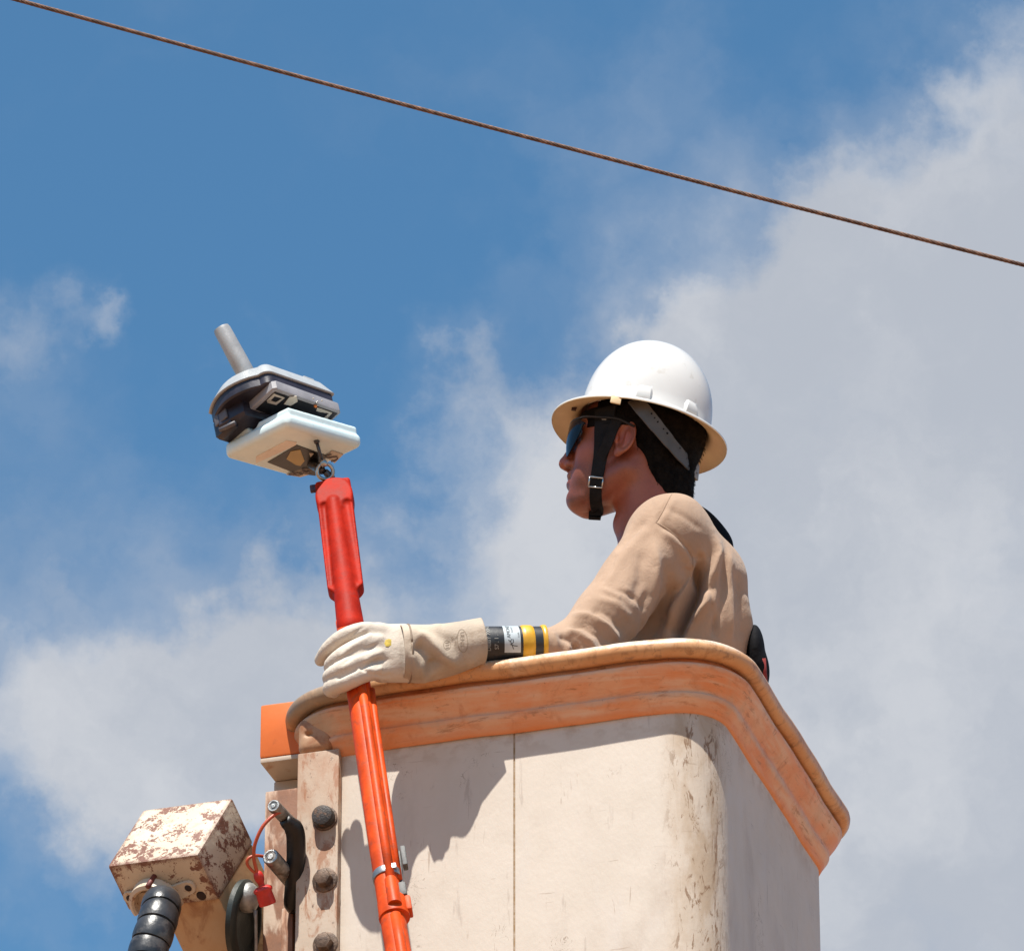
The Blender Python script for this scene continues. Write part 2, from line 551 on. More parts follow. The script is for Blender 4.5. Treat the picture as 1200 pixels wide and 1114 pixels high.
def ring_path(na=14, groove=False, bow=0.0, rl=None):
    """(s, t, ns, nt, groove) round the bucket, anticlockwise from the front left corner"""
    pts = []
    half = (L1 - L0) / 2; mid = (L0 + L1) / 2
    ss = list(np.linspace(L0 + RAD, L1 - RAD, 25))
    if groove: ss += [seam_s - .0014, seam_s - .0005, seam_s + .0005, seam_s + .0014]
    for s in sorted(ss):
        g = groove and abs(s - seam_s) < .0006
        pts.append((s, -bow * (1 - ((s - mid) / half) ** 2) if bow else 0, 0, -1, g))
    e = -bow * (1 - ((half - RAD) / half) ** 2) if bow else 0
    for (cs, ct, a0) in ((L1 - RAD, RAD, -90), (L1 - RAD, WD - RAD, 0), (L0 + RAD, WD - RAD, 90), (L0 + RAD, RAD, 180)):
        for k in range(1, na + 1):
            an = math.radians(a0 + 90 * k / (na + 1) * 1.0) if k <= na else 0
            f = (1 - k / (na + 1)) if a0 == -90 else ((k / (na + 1)) if a0 == 180 else 0)
            pts.append((cs + RAD * math.cos(an), ct + RAD * math.sin(an) + e * f, math.cos(an), math.sin(an), False))
        if a0 == -90: pts += [(L1, t, 1, 0, False) for t in np.linspace(RAD, WD - RAD, 12)]
        if a0 == 0: pts += [(s, WD, 0, 1, False) for s in np.linspace(L1 - RAD, L0 + RAD, 10)]
        if a0 == 90: pts += [(L0, t, -1, 0, False) for t in np.linspace(WD - RAD, RAD, 12)]
    return pts


def sweep(path, prof, closed=False, cap0=False, cap1=False, wob=0.0):
    n = len(path); V_ = []; F = []
    rn = random.Random(5)
    ph = [rn.uniform(0, 6) for _ in range(6)]
    for j, (o, z) in enumerate(prof):
        for i, (s, t, a, b, g) in enumerate(path):
            q = o - (.0012 if g else 0)
            ww = wob * (math.sin(s * 21 + ph[0]) + math.sin(t * 17 + s * 9 + ph[1]) + .6 * math.sin(s * 47 + t * 39 + ph[2]))
            V_.append(BW(s + a * (q + ww), t + b * (q + ww), z + ww * .6))
    m = len(prof)
    for j in range(m if closed else m - 1):
        j2 = (j + 1) % m
        for i in range(n):
            i2 = (i + 1) % n; F.append((j * n + i, j * n + i2, j2 * n + i2, j2 * n + i))
    if cap0: F.append(tuple(range(n)))
    if cap1: F.append(tuple((m - 1) * n + k for k in range(n)))
    return V_, F


CREAM = (.74, .65, .55)


def shell_extra(t, o, c):
    x, y, z = t.sep(o)
    # grime gathered near the corner that faces the camera, and along the seam
    d = t.math('ABSOLUTE', t.math('SUBTRACT', x, L1 - .035))
    band = t.step(d, .065, .018)
    fr = t.step(y, .09, .03)
    n1 = t.noise(o, (70, 70, 22), 9, .72, (2, 8, 1), .8)
    n2 = t.noise(o, (26, 26, 9), 7, .6, (5, 2, 1), .5)
    c = t.mix(t.math('MULTIPLY', t.math('MULTIPLY', band, fr), t.step(n2, .40, .64, .35, .9)), c, (.50, .37, .25))
    c = t.mix(t.math('MULTIPLY', t.math('MULTIPLY', band, fr), t.step(n1, .545, .61, 0, .85)), c, (.24, .13, .06))
    edge = t.step(t.math('ABSOLUTE', t.math('SUBTRACT', x, L1 - .012)), .007, .001)
    n3 = t.noise(o, (90, 90, 12), 8, .75, (1, 1, 4))
    c = t.mix(t.math('MULTIPLY', t.math('MULTIPLY', edge, fr), t.step(n3, .5, .6, 0, .8)), c, (.24, .12, .05))
    sd = t.math('ABSOLUTE', t.math('SUBTRACT', x, seam_s))
    sl_ = t.math('MULTIPLY', t.step(sd, .0028, .0005), t.step(y, .02, .01))
    c = t.mix(t.math('MULTIPLY', sl_, t.step(t.noise(o, (8, 8, 60), 7, .7), .3, .6, .35, .95)), c, (.36, .22, .09))
    top = t.step(z, -.17, -.11)
    c = t.mix(t.math('MULTIPLY', top, t.step(t.noise(o, (22, 22, 30), 8, .65, (3, 0, 0)), .45, .62, 0, .55)), c, (.50, .36, .25))
    sc = t.noise(o, (9, 9, 150), 5, .6, (2, 5, 8), .5)
    c = t.mix(t.math('MULTIPLY', t.step(sc, .64, .67, 0, .55), t.step(t.noise(o, 11, 4), .50, .60)), c, (.40, .29, .21))
    sc = t.noise(o, (170, 170, 14), 5, .6, (1, 5, 3), .8)
    c = t.mix(t.math('MULTIPLY', t.step(sc, .63, .67, 0, .5), t.step(t.noise(o, 8, 4, .5, (3, 3, 3)), .52, .60)), c, (.36, .25, .17))
    crk = t.noise(o, (34, 34, 34), 3, .5, (9, 9, 9), 2.2)
    line = t.step(t.math('ABSOLUTE', t.math('SUBTRACT', crk, .5)), .012, .002)
    c = t.mix(t.math('MULTIPLY', t.math('MULTIPLY', line, t.step(t.noise(o, 9, 3), .60, .66)), .7), c, (.22, .13, .07))
    return c


m_shell = weathered('cream_gelcoat', CREAM, (.69, .60, .50), [
    ((.50, .40, .32), (5, 5, 2.2), .50, .72, .55),
    ((.72, .64, .56), (14, 14, 3.0), .56, .7, .5),
    ((.35, .22, .12), (120, 120, 60), .70, .76, .7),
    ((.42, .34, .28), (55, 55, 9), .62, .72, .45),
], rough=.55, bump=.22, bscale=(140, 140, 90), extra=shell_extra)

v, f = sweep(ring_path(groove=True, bow=.003), [(-.008, -1.05), (-.008, -.012), (0, -.010), (0, -.10), (0, -.3), (0, -.55), (0, -.8), (-.001, -1.0), (-.01, -1.05), (-.035, -1.07)], cap0=True, cap1=True, wob=.0006)
o = mk('bucket_shell', v, f, m_shell, bucket, autos=40)


def lip_extra(t, o, c):
    x, y, z = t.sep(o)
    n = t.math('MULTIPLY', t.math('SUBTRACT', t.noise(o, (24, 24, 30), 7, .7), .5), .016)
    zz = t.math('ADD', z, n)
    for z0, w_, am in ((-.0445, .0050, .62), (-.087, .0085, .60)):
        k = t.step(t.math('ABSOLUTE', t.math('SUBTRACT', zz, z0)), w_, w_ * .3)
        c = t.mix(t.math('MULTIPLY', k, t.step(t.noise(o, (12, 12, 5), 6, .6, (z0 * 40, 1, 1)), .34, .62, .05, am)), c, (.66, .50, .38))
    lf = t.step(x, -.20, -.36)                       # the corner by the mounting plate has lost its orange
    c = t.mix(t.math('MULTIPLY', lf, t.step(t.noise(o, 14, 6, .6), .35, .6, .2, .9)), c, (.50, .36, .24))
    s_ = t.noise(o, (130, 130, 60), 8, .75, (4, 4, 1), .6)
    c = t.mix(t.step(s_, .64, .69, 0, .85), c, (.16, .07, .03))
    s_ = t.noise(o, (20, 20, 46), 8, .7, (1, 6, 1), .7)
    c = t.mix(t.step(s_, .52, .68, 0, .45), c, (.62, .22, .08))
    s_ = t.noise(o, (9, 9, 9), 8, .6, (3, 6, 8), .4)
    c = t.mix(t.step(s_, .56, .70, 0, .4), c, (.62, .42, .28))
    s_ = t.noise(o, (14, 14, 90), 8, .75, (5, 2, 8), .5)
    c = t.mix(t.step(s_, .55, .64, 0, .6), c, (.36, .15, .06))
    dn_ = t.step(zz, -.098, -.108, 0, .55)
    c = t.mix(dn_, c, (.86, .27, .08))
    return c


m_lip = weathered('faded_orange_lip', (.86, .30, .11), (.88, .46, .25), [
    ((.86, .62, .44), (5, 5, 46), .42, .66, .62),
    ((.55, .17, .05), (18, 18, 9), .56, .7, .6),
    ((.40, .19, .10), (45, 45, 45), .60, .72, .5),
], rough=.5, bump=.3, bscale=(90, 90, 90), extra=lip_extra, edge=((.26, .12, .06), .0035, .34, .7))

prof = [(-.002, -.006), (.024, -.010), (.029, -.030), (.0300, -.0385), (.0395, -.0400), (.0415, -.0425), (.0412, -.0450), (.0385, -.0500), (.0330, -.0590), (.0255, -.0690), (.0200, -.0770),
        (.0172, -.0815), (.0172, -.0835), (.0190, -.0850), (.0188, -.0875), (.0150, -.0935), (.0095, -.1010), (.0055, -.1080), (.0030, -.1125), (-.002, -.1135)]
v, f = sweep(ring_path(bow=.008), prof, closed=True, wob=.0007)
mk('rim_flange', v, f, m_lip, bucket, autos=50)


def roll_extra(t, o, c):
    x, y, z = t.sep(o)
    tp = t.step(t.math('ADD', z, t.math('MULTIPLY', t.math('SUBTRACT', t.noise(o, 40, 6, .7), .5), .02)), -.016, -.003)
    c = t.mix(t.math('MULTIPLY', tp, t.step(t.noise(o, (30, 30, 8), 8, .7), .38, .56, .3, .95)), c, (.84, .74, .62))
    n = t.noise(o, (160, 160, 80), 8, .8, (2, 4, 1), .6)
    c = t.mix(t.step(n, .61, .67, 0, .85), c, (.14, .07, .03))
    n = t.noise(o, (34, 34, 14), 8, .7, (6, 4, 1), .8)
    c = t.mix(t.step(n, .50, .64, 0, .7), c, (.42, .19, .07))
    n = t.noise(o, (60, 60, 60), 8, .75, (8, 4, 3), 1.0)
    c = t.mix(t.step(n, .56, .64, 0, .6), c, (.30, .15, .07))
    lf = t.math('MULTIPLY', t.step(x, -.16, -.34), t.step(t.noise(o, 20, 6, .6, (1, 5, 1)), .3, .6, .35, .9))
    c = t.mix(lf, c, (.27, .19, .12))
    return c


m_roll = weathered('worn_rim_roll', (.74, .40, .18), (.66, .30, .11), [
    ((.66, .47, .30), (10, 10, 10), .50, .68, .55),
    ((.42, .18, .07), (26, 26, 12), .58, .70, .5),
], rough=.42, bump=.3, bscale=(110, 110, 70), extra=roll_extra, spec=.5)
circ = [(.040 + .0165 * math.cos(a), -.0165 + .0165 * math.sin(a)) for a in np.linspace(0, 2 * math.pi, 18, endpoint=False)]
v, f = sweep(ring_path(bow=.010), circ, closed=True, wob=.0009)
mk('rim_roll', v, f, m_roll, bucket)

# mounting plate with its bolts at the left end of the front face
def plate_extra(t, o, c):
    x, y, z = t.sep(o)
    n = t.math('MULTIPLY', t.math('SUBTRACT', t.noise(o, (16, 16, 6), 7, .65, (1, 4, 2)), .5), .16)
    k = t.step(t.math('ADD', z, n), -.30, -.14, 0, .75)  # shade on the upper plate put into the colour, along with brown stain
    c = t.mix(k, c, t.mix(t.noise(o, 30, 6, .7), (.40, .22, .12), (.52, .42, .33)))
    r = t.noise(o, (30, 30, 10), 8, .7, (7, 1, 2), .6)
    c = t.mix(t.step(r, .52, .62, 0, .85), c, (.34, .14, .06))
    return t.mix(t.step(t.noise(o, (120, 120, 90), 8, .75, (2, 2, 7)), .60, .66, 0, .8), c, (.10, .05, .03))


m_plate = weathered('stained_shaded_plate', (.56, .45, .35), (.50, .36, .25), [
    ((.38, .16, .07), (16, 16, 7), .46, .60, .85), ((.22, .12, .06), (110, 110, 80), .66, .72, .8), ((.44, .34, .26), (40, 40, 20), .56, .7, .5)],
    rough=.6, bump=.3, edge=((.25, .12, .06), .003, .25, .6), extra=plate_extra)
s0 = BPX(347, 990, -.014)[0]; s1 = BPX(396, 990, -.014)[0]
v, f = box(REF, E1, E2, EZ, s0, s1, -.014, .035, -1.0, -.104, .003)
mk('mounting_plate', v, f, m_plate, bucket, autos=35)
# lug where the lip runs down on to the plate
lc = BPX(369, 866, -.012)


def lugf(X, Y, Z):
    x = (X - REF[0]) * E1[0] + (Y - REF[1]) * E1[1]; y = (X - REF[0]) * E2[0] + (Y - REF[1]) * E2[1]; z = Z - REF[2]
    d = sbox(x, y, z, (lc[0] + .002, .018, lc[1] + .010), (.034, .034, .036), .018)
    return smx(d, -ell(x, y, z, (lc[0] - .010, -.024, lc[1] + .010), (.009, .016, .005)), .004)


ctr = BW(lc[0], 0, lc[1])
v, q = nets(lugf, ctr - .075, ctr + .075, .0025)
m_lug = weathered('rusty_lug', (.46, .24, .12), (.50, .32, .20), [((.33, .12, .04), (24, 24, 24), .46, .64, .8), ((.12, .06, .03), (90, 90, 90), .64, .72, .7)], rough=.6, bump=.3)
mk('rim_lug', relax(v, q, 3), q, m_lug, bucket)

m_bolt = simple('blackened_bolt', (.055, .045, .04), .55, .35, .5, 300, .3, 40, dirt=((.20, .10, .05), 60, .52, .6))
m_bolt2 = simple('rusted_bolt', (.17, .11, .075), .6, .35, .5, 300, .3, 60, dirt=((.06, .035, .025), 60, .5, .7))
for i, (bx, by) in enumerate(((376.5, 953.5), (376.5, 1025.5), (377, 1100.5))):
    s, z = BPX(bx, by, -.034)
    c = BW(s, -.014, z)
    hexa = []
    hv = Geo()
    rr = .0185 if i == 0 else .0150
    a, b, d = frame(-E2)
    n_ = 24 if i == 0 else 6
    prof_ = [(rr, 0), (rr, .014), (rr * .93, .0185), (rr * .55, .0205)]
    hv.add(*lathe(c, -E2, prof_, n_))
    bo = hv.obj('bolt', m_bolt if i == 0 else m_bolt2, bucket, autos=35)
    bo['label'] = ['black domed bolt under the lip', 'brown hexagonal bolt in the middle of the plate', 'rust-ringed hexagonal bolt low on the plate'][i]
    g = Geo(); g.add(*lathe(c + E2 * .001, -E2, [(.0215, 0), (.0215, .0035), (.020, .0045), (.010, .0046)], 28))
    mk('washer', g.v, g.f, m_bolt2, bo, autos=35)
# a lower bolt row that goes on below the frame
for k in range(1, 5):
    c = BW(*(lambda q: (q[0], -.014, q[1]))(BPX(377, 1100.5 + 75 * k, -.034)))
    g = Geo(); g.add(*lathe(c, -E2, [(.015, 0), (.015, .014), (.014, .0185), (.008, .0205)], 6)); g.obj('bolt', m_bolt2, bucket, autos=35)

# ------------------------------------------------------------------ levelling bracket to the left of the bucket
brk = empty('levelling_bracket', BW(-.42, .08, -.9), -YAW, 'rust-streaked upright bracket with orange top block, left of the bucket', 'bracket')
m_orange = weathered('orange_block_paint', (.78, .175, .025), (.70, .15, .02), [((.45, .10, .02), (30, 30, 30), .60, .72, .6), ((.10, .05, .03), (150, 150, 150), .71, .75, .8)],
                     rough=.5, bump=.15, edge=((.16, .09, .06), .0035, .28, .5))
m_cream2 = weathered('cream_steel_paint', (.60, .50, .40), (.54, .42, .32), [((.36, .16, .07), (20, 20, 20), .58, .68, .6)], rough=.55, edge=((.20, .10, .06), .003, .3, .6))
t0 = .050
sA, zA = BPX(304, 888, t0); sB, zB = BPX(384, 814, t0)
v, f = box(REF, E1, E2, EZ, sA, sB, t0, t0 + .19, zA, zA + .098, .004)
ob = mk('top_block', v, f, m_orange, brk, autos=35)
v, f = box(REF, E1, E2, EZ, sA + .001, sB - .001, t0 + .001, t0 + .189, zA - .009, zA - .0005, .002)
mk('block_base', v, f, m_cream2, brk, autos=35)
tc = t0 + .075
sC = BPX(321, 905, tc)[0]
v, f = box(REF, E1, E2, EZ, sC, sC + .10, tc, tc + .09, -1.0, zA - .010, .003)
mk('upright_post', v, f, m_cream2, brk, autos=35)


def rust_extra(t, o, c):
    x, y, z = t.sep(o)
    n = t.noise(o, (26, 26, 7), 8, .62, (3, 1, 2), .5)
    k = t.step(t.math('ADD', n, t.math('MULTIPLY', t.step(x, -.015, .03), .05)), .42, .54, 0, .92)
    return t.mix(k, c, t.mix(t.noise(o, 60, 6), (.13, .055, .028), (.34, .135, .06)))


m_rusty = weathered('rust_run_steel', (.60, .42, .30), (.60, .48, .38), [((.55, .24, .12), (14, 14, 4), .45, .65, .8)], rough=.65, bump=.35, extra=rust_extra,
                    edge=((.16, .07, .04), .003, .25, .5))
tb = .055
sD, zD = BPX(312, 927, tb); sE = BPX(353, 927, tb)[0]
v, f = box(REF, E1, E2, EZ, sD - .002, sE, tb, tb + .03, -1.0, zD, .003)
mk('face_plate', v, f, m_rusty, brk, autos=35)
sF = BPX(330, 1080, tb - .012)[0]
v, f = box(REF, E1, E2, EZ, sF, sF + .020, tb - .014, tb + .002, -1.0, BPX(330, 1068, tb)[1], .002)
mk('guide_rail', v, f, m_rusty, brk, autos=35)

m_pin = simple('machined_pin_steel', (.34, .31, .28), .45, .75, .3, 250, .25, 80, dirt=((.10, .05, .03), 40, .52, .7))
m_pinface = simple('bright_pin_face', (.62, .60, .56), .4, .8, .5, 400, .2, 150)
m_grease_shadow = simple('black_grease_shadow', (.012, .010, .009), .42, 0, .6, 90, .3, 40, spec=.4)


def pin(px0, py0, px1, py1, r, ln, h):
    a = K(px0, py0, h)
    im = V((px1 - px0) / 710, -(py1 - py0) / 710, 0)
    dz = -math.sqrt(max(ln ** 2 - float(im @ im), 1e-4))
    b = a + im + V(0, 0, dz)
    g = Geo(); d = unit(a - b)
    g.add(*lathe(b, d, [(r, 0), (r, ln - .002), (r * .90, ln)], 28))
    po = g.obj('pin', m_pin, brk, autos=40)
    g = Geo(); g.add(*lathe(a, d, [(r * .88, -.002), (r * .88, .0008), (r * .70, .0009), (r * .66, -.0002), (r * .38, -.0002), (r * .34, .0012), (.002, .0012)], 28))
    g.obj('pin_face', m_pinface, po, autos=40)
    return a, b


hB = TOW(BW(sD, tb, -.35))
pin(320.5, 943.5, 352, 982, .0112, .12, hB + .10)
pin(317, 1003, 350, 1048, .0140, .13, hB + .105)
# black bar between the pins: their cast shadow made solid, with grease
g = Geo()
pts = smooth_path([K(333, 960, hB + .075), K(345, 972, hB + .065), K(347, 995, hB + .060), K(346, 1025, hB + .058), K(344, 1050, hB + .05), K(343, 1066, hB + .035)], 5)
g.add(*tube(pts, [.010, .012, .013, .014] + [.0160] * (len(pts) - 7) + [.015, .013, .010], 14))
g.obj('grease_shadow_bar', m_grease_shadow, brk)

# ------------------------------------------------------------------ red tethered plug
m_cord = simple('red_cord_rubber', (.60, .09, .03), .45, 0, .2, 300)
m_plug = simple('red_plug_plastic', (.62, .028, .018), .4, 0, .3, 200, .15, 60)
plug = empty('tethered_plug', K(312, 1047, hB + .11), 0, 'small red dust plug hanging on a red cord looped over the bracket pins', 'plug')
g = Geo()
hh = hB + .102
c1 = smooth_path([K(342, 958, hh - .06), K(333, 951, hh - .02), K(322, 954, hh), K(308, 968, hh + .012), K(299, 988, hh + .014), K(297.5, 1004, hh + .012), K(300, 1017, hh + .010), K(303, 1026, hh + .008)], 8)
g.add(*tube(c1, .0030, 10))
c2 = smooth_path([K(309, 1003, hh - .012), K(300, 1002, hh + .004), K(291.5, 1005, hh + .010), K(289.5, 1011, hh + .011), K(294, 1018, hh + .010), K(301, 1024, hh + .008)], 8)
g.add(*tube(c2, .0026, 10))
g.obj('cord', m_cord, plug)
ax = unit(K(314, 1058, hh) - K(302, 1022, hh + .002))
g = Geo()
g.add(*lathe(K(301, 1020, hh + .006), ax, [(.004, 0), (.0072, .004), (.0085, .010), (.0078, .016), (.0055, .021), (.0052, .026), (.0080, .030)], 22))
g.obj('plug_neck', m_plug, plug)
g = Geo()
g.add(*lathe(K(307.5, 1040, hh + .006), ax, [(.010, -.003), (.0150, 0), (.0162, .002), (.0158, .0055), (.0136, .0075), (.0138, .012), (.0145, .026), (.0135, .029), (.006, .030)], 26))
g.obj('plug_cap', m_plug, plug)

# ------------------------------------------------------------------ boom tip with hose
T1 = unit(V(103, 16, 55)); T2 = unit(V(38, 63, -89)); T3 = unit(np.cross(T1, T2))
if T3 @ UV > 0: T3 = -T3
T2 = unit(np.cross(T3, T1)); T2 = T2 if T2 @ UV > 0 else -T2
hT = hB + .10
CD = K(231.5, 1001.0, hT)                     # nearest corner of the cap
boom = empty('boom_tip', CD + T3 * 1.2, 0, 'square steel boom head with flaking cream paint over brown rust, lower left', 'boom')


def flake_extra(t, o, c):
    n = t.noise(o, (26, 20, 26), 9, .64, (6, 2, 4), .5)
    n2 = t.noise(o, (150, 95, 150), 8, .75, (1, 2, 3), .6)
    e = edge_mask(t, .019)
    geo = t.new('ShaderNodeNewGeometry')
    upf = t.step(t.vmath('DOT_PRODUCT', geo.outputs['Normal'], tuple(-T3), 1), .6, .9)
    k = t.math('ADD', t.math('MULTIPLY_ADD', n2, .46, t.math('MULTIPLY', n, .66)), t.math('MULTIPLY', e, .9))
    k = t.math('ADD', k, t.math('MULTIPLY', upf, .022))
    k = t.math('ADD', k, t.math('MULTIPLY', t.math('SUBTRACT', 1.0, upf), .018))
    k = t.step(k, .600, .618)
    rust = t.mix(t.noise(o, 90, 8, .75), (.10, .045, .03), (.34, .15, .10))
    return t.mix(k, c, rust)


m_flake = weathered('flaking_cream_paint', (.70, .61, .48), (.66, .54, .40), [((.50, .33, .20), (16, 16, 16), .58, .7, .5)], rough=.6, bump=.5, bscale=(70, 70, 70), extra=flake_extra)
m_body = weathered('boom_cream_paint', (.62, .43, .26), (.58, .34, .17), [((.34, .15, .07), (24, 10, 10), .50, .64, .7), ((.17, .08, .04), (90, 90, 90), .67, .71, .8)],
                   rough=.55, bump=.35, edge=((.13, .06, .04), .006, .12, .4))
A1 = 1.05 * np.linalg.norm(np.array([103, 16, 55])) / 710; A2 = .99 * np.linalg.norm(np.array([36, 63, 89])) / 710
v, f = box(CD, T1, T2, T3, -A1, 0, 0, A2, 0, .092, .005)
mk('boom_cap', v, f, m_flake, boom, autos=35)
v, f = box(CD, T1, T2, T3, -A1 * .66, -.002, .006, A2 * .985, .093, 1.3, .003)
mk('boom_body', v, f, m_body, boom, autos=35)

# bolted saddle that holds the hose end, on the cap's near face (normal -T2)
m_sad = weathered('saddle_paint', (.70, .62, .50), (.66, .52, .38), [((.30, .13, .07), (60, 60, 60), .60, .66, .8)], rough=.5, edge=((.25, .12, .07), .003, .3, .6))
sadc = CD - T1 * (A1 * .50) + T3 * .045 - T2 * .004
# place the ring where the photograph shows it, on the face plane
def on_face(px, py, off=0.0):
    v_ = DV + (px - 600) / FPX * RV - (py - 557) / FPX * UV
    k_ = ((CD - T2 * off - CAM) @ T2) / (v_ @ T2); return CAM + v_ * k_


rc = on_face(187, 1052)
hose_dir = unit(K(168, 1130, hT + .10) - K(190, 1050, hT + .035))
g = Geo()
# collar: three quarters of a ring standing out of the face
ring_pts = []
for a in np.linspace(-15, 195, 26):
    ar = math.radians(a); ring_pts.append((math.cos(ar), math.sin(ar)))
ua = T1; ub = -T3
V_ = []; F_ = []
for i, (cx, cy) in enumerate(ring_pts):
    for (rr, hh_) in ((.0385, -.002), (.0455, .006), (.0445, .026), (.0385, .029), (.0350, .026), (.0345, -.002)):
        V_.append(rc + ua * cx * rr + ub * cy * rr - T2 * hh_)
n6 = 6
for i in range(len(ring_pts) - 1):
    for k in range(n6):
        k2 = (k + 1) % n6; F_.append((i * n6 + k, i * n6 + k2, (i + 1) * n6 + k2, (i + 1) * n6 + k))
F_.append(tuple(range(6))); F_.append(tuple((len(ring_pts) - 1) * 6 + k for k in range(6)))
g.add(V_, F_)
sad = g.obj('hose_saddle', m_sad, boom, autos=40)
m_hole = simple('dark_hole', (.03, .015, .012), .8)
for (ex, ey) in ((154, 1049), (222.5, 1037)):
    ec = on_face(ex, ey); dvec = unit(rc - ec)
    dvec = unit(dvec - T2 * (dvec @ T2)); pv = np.cross(T2, dvec)
    ol = []
    for a in np.linspace(90, 270, 12): ol.append((.0125 * math.cos(math.radians(a)), .0125 * math.sin(math.radians(a))))
    ol += [(.030, -.0145), (.030, .0145)]
    v, f = slab(ol, ec, dvec, pv, -T2, 0.0008, .0075, .0015)
    ear = mk('saddle_ear', v, f, m_sad, sad, autos=35)
    g = Geo(); g.add(*lathe(ec, -T2, [(.0062, .0070), (.0062, .0084), (.002, .0085)], 18)); g.obj('bolt_hole', m_hole, sad)
hc = on_face(236, 1049)
g = Geo(); g.add(*lathe(hc, -T2, [(.0085, 0), (.0085, .0012), (.006, .0018), (.001, .0018)], 18)); g.obj('drain_hole', m_hole, boom)
g = Geo(); g.add(*lathe(on_face(181, 1026), -T2, [(.0045, .0), (.0045, .03), (.002, .031)], 14)); g.obj('grease_nipple', simple('rust_red', (.20, .04, .03), .6), sad)

# ribbed black hose
m_hose = simple('black_hose_rubber', (.035, .035, .037), .33, 0, .25, 160, .35, 30, spec=.6, dirt=((.12, .11, .10), 20, .55, .6))
hose = empty('ribbed_hose', K(150, 1240, hT + .1), 0, 'thick black segmented hose rising into the saddle on the boom head', 'hose')
m_groove = simple('hose_groove', (.010, .010, .010), .7)
hp = smooth_path([K(190, 1056, hT + .0), K(187.5, 1068, hT + .030), K(182, 1088, hT + .060), K(174, 1114, hT + .085), K(163, 1170, hT + .13), K(150, 1240, hT + .13), K(140, 1330, hT + .10), K(140, 1500, hT + .05)], 60)
cum = np.concatenate([[0], np.cumsum([np.linalg.norm(hp[i + 1] - hp[i]) for i in range(len(hp) - 1)])])
g = Geo(); g.add(*tube(hp[::6], .0295, 24)); g.obj('hose_core', m_groove, hose)
step_ = .0345; k = 0
while (k + 1) * step_ < min(cum[-1], .62):
    lo_, hi_ = k * step_ + .0016, (k + 1) * step_ - .0016
    sel = np.linspace(lo_, hi_, 7)
    pts = [np.array([np.interp(s_, cum, [p[c] for p in hp]) for c in range(3)]) for s_ in sel]
    g = Geo(); g.add(*tube(pts, [.0316, .0326, .0330, .0332, .0332, .0330, .0318], 30)); g.obj('hose_segment', m_hose, hose, autos=60)
    k += 1

# pivot wheel between the boom head and the bracket
m_black = simple('dark_green_rubber', (.030, .040, .034), .5, 0, .3, 120, .3)
m_hub = simple('grey_cast_hub', (.42, .42, .40), .5, .3, .5, 150, .2, 60)
m_dark = simple('dull_black_fill', (.014, .012, .011), .55, .2, .4, 100, .3)
piv = empty('pivot_wheel', K(292, 1110, hB - .10), 0, 'dark rubber-edged pivot wheel with grey hub beside the boom head', 'wheel')
wax = unit(V(.93, -.04, .30))
wc_ = K(287, 1080, hB + .02)
g = Geo(); g.add(*lathe(wc_ - wax * .012, wax, [(.060, 0), (.070, .003), (.071, .012), (.066, .018), (.058, .019), (.050, .012), (.02, .012)], 48)); g.obj('tyre', m_black, piv, autos=45)
hbc = K(299, 1052, hB + .035)
g = Geo(); g.add(*lathe(hbc - wax * .02, wax, [(.024, 0), (.0255, .008), (.0245, .014), (.020, .020), (.012, .0245), (.002, .026)], 32)); g.obj('hub', m_hub, piv, autos=45)
g = Geo(); g.add(*tube([K(299, 1066, hB + .04), K(299.5, 1075, hB + .042), K(300, 1100, hB + .04), K(301, 1180, hB + .03)], [.004, .0028, .0028, .0028], 10)); g.obj('drain_rod', m_hub, piv)
v, f = box(K(306, 1090, hB - .10), E1, E2, EZ, -.028, .035, -.02, .05, -.55, .075, .004)
mk('dark_fill_box', v, f, m_dark, piv, autos=35)  # plain dark box that fills the dark area behind the wheel

# ------------------------------------------------------------------ hot stick
YP = -.022
pole = empty('hot_stick', P(500, 1330, YP), 0, 'long red-orange insulating pole with square-shouldered head, gripped by the gloved hand', 'pole')
m_polered = simple('red_plastic_head', (.44, .016, .003), .6, 0, .25, 150, .16, 25, spec=.12, dirt=((.34, .03, .02), 70, .56, .6))
m_poleor = simple('orange_fibreglass', (.74, .078, .006), .5, 0, .2, 200, .2, 18, spec=.2, dirt=((.34, .07, .03), 45, .55, .55))
m_band = simple('steel_band', (.42, .42, .42), .42, .8, .2, 300)
m_greycast = simple('grey_latch_metal', (.12, .12, .115), .6, .0, .4, 120, .3, 60)
ZH = P(417, 770, YP)[2]; KT = .36


def PP(px, py, _y=0):
    """point of the leaning plane in which the stick stands"""
    vv = DV + (px - 600) / FPX * RV - (py - 557) / FPX * UV
    nn_ = np.array([0, 1.0, -KT]); o_ = np.array([0, YP, ZH])
    return CAM + vv * (((o_ - CAM) @ nn_) / (vv @ nn_))


pt = PP(387.5, 556, YP); pm = PP(417, 770, YP); pb = PP(467.5, 1114, YP)
pax = unit(pt - PP(408, 725, YP))
# head: flattened body with a round spine, modelled in its own axes
hx = unit(np.cross(-DV, pax)); hx = hx if hx @ RV > 0 else -hx       # to the right
hy = np.cross(pax, hx); hy = hy if hy @ -DV > 0 else -hy             # towards the viewer
h0 = PP(399.5, 640, YP)
HL = .5 * np.linalg.norm(PP(387.5, 556, YP) - PP(413, 735, YP))


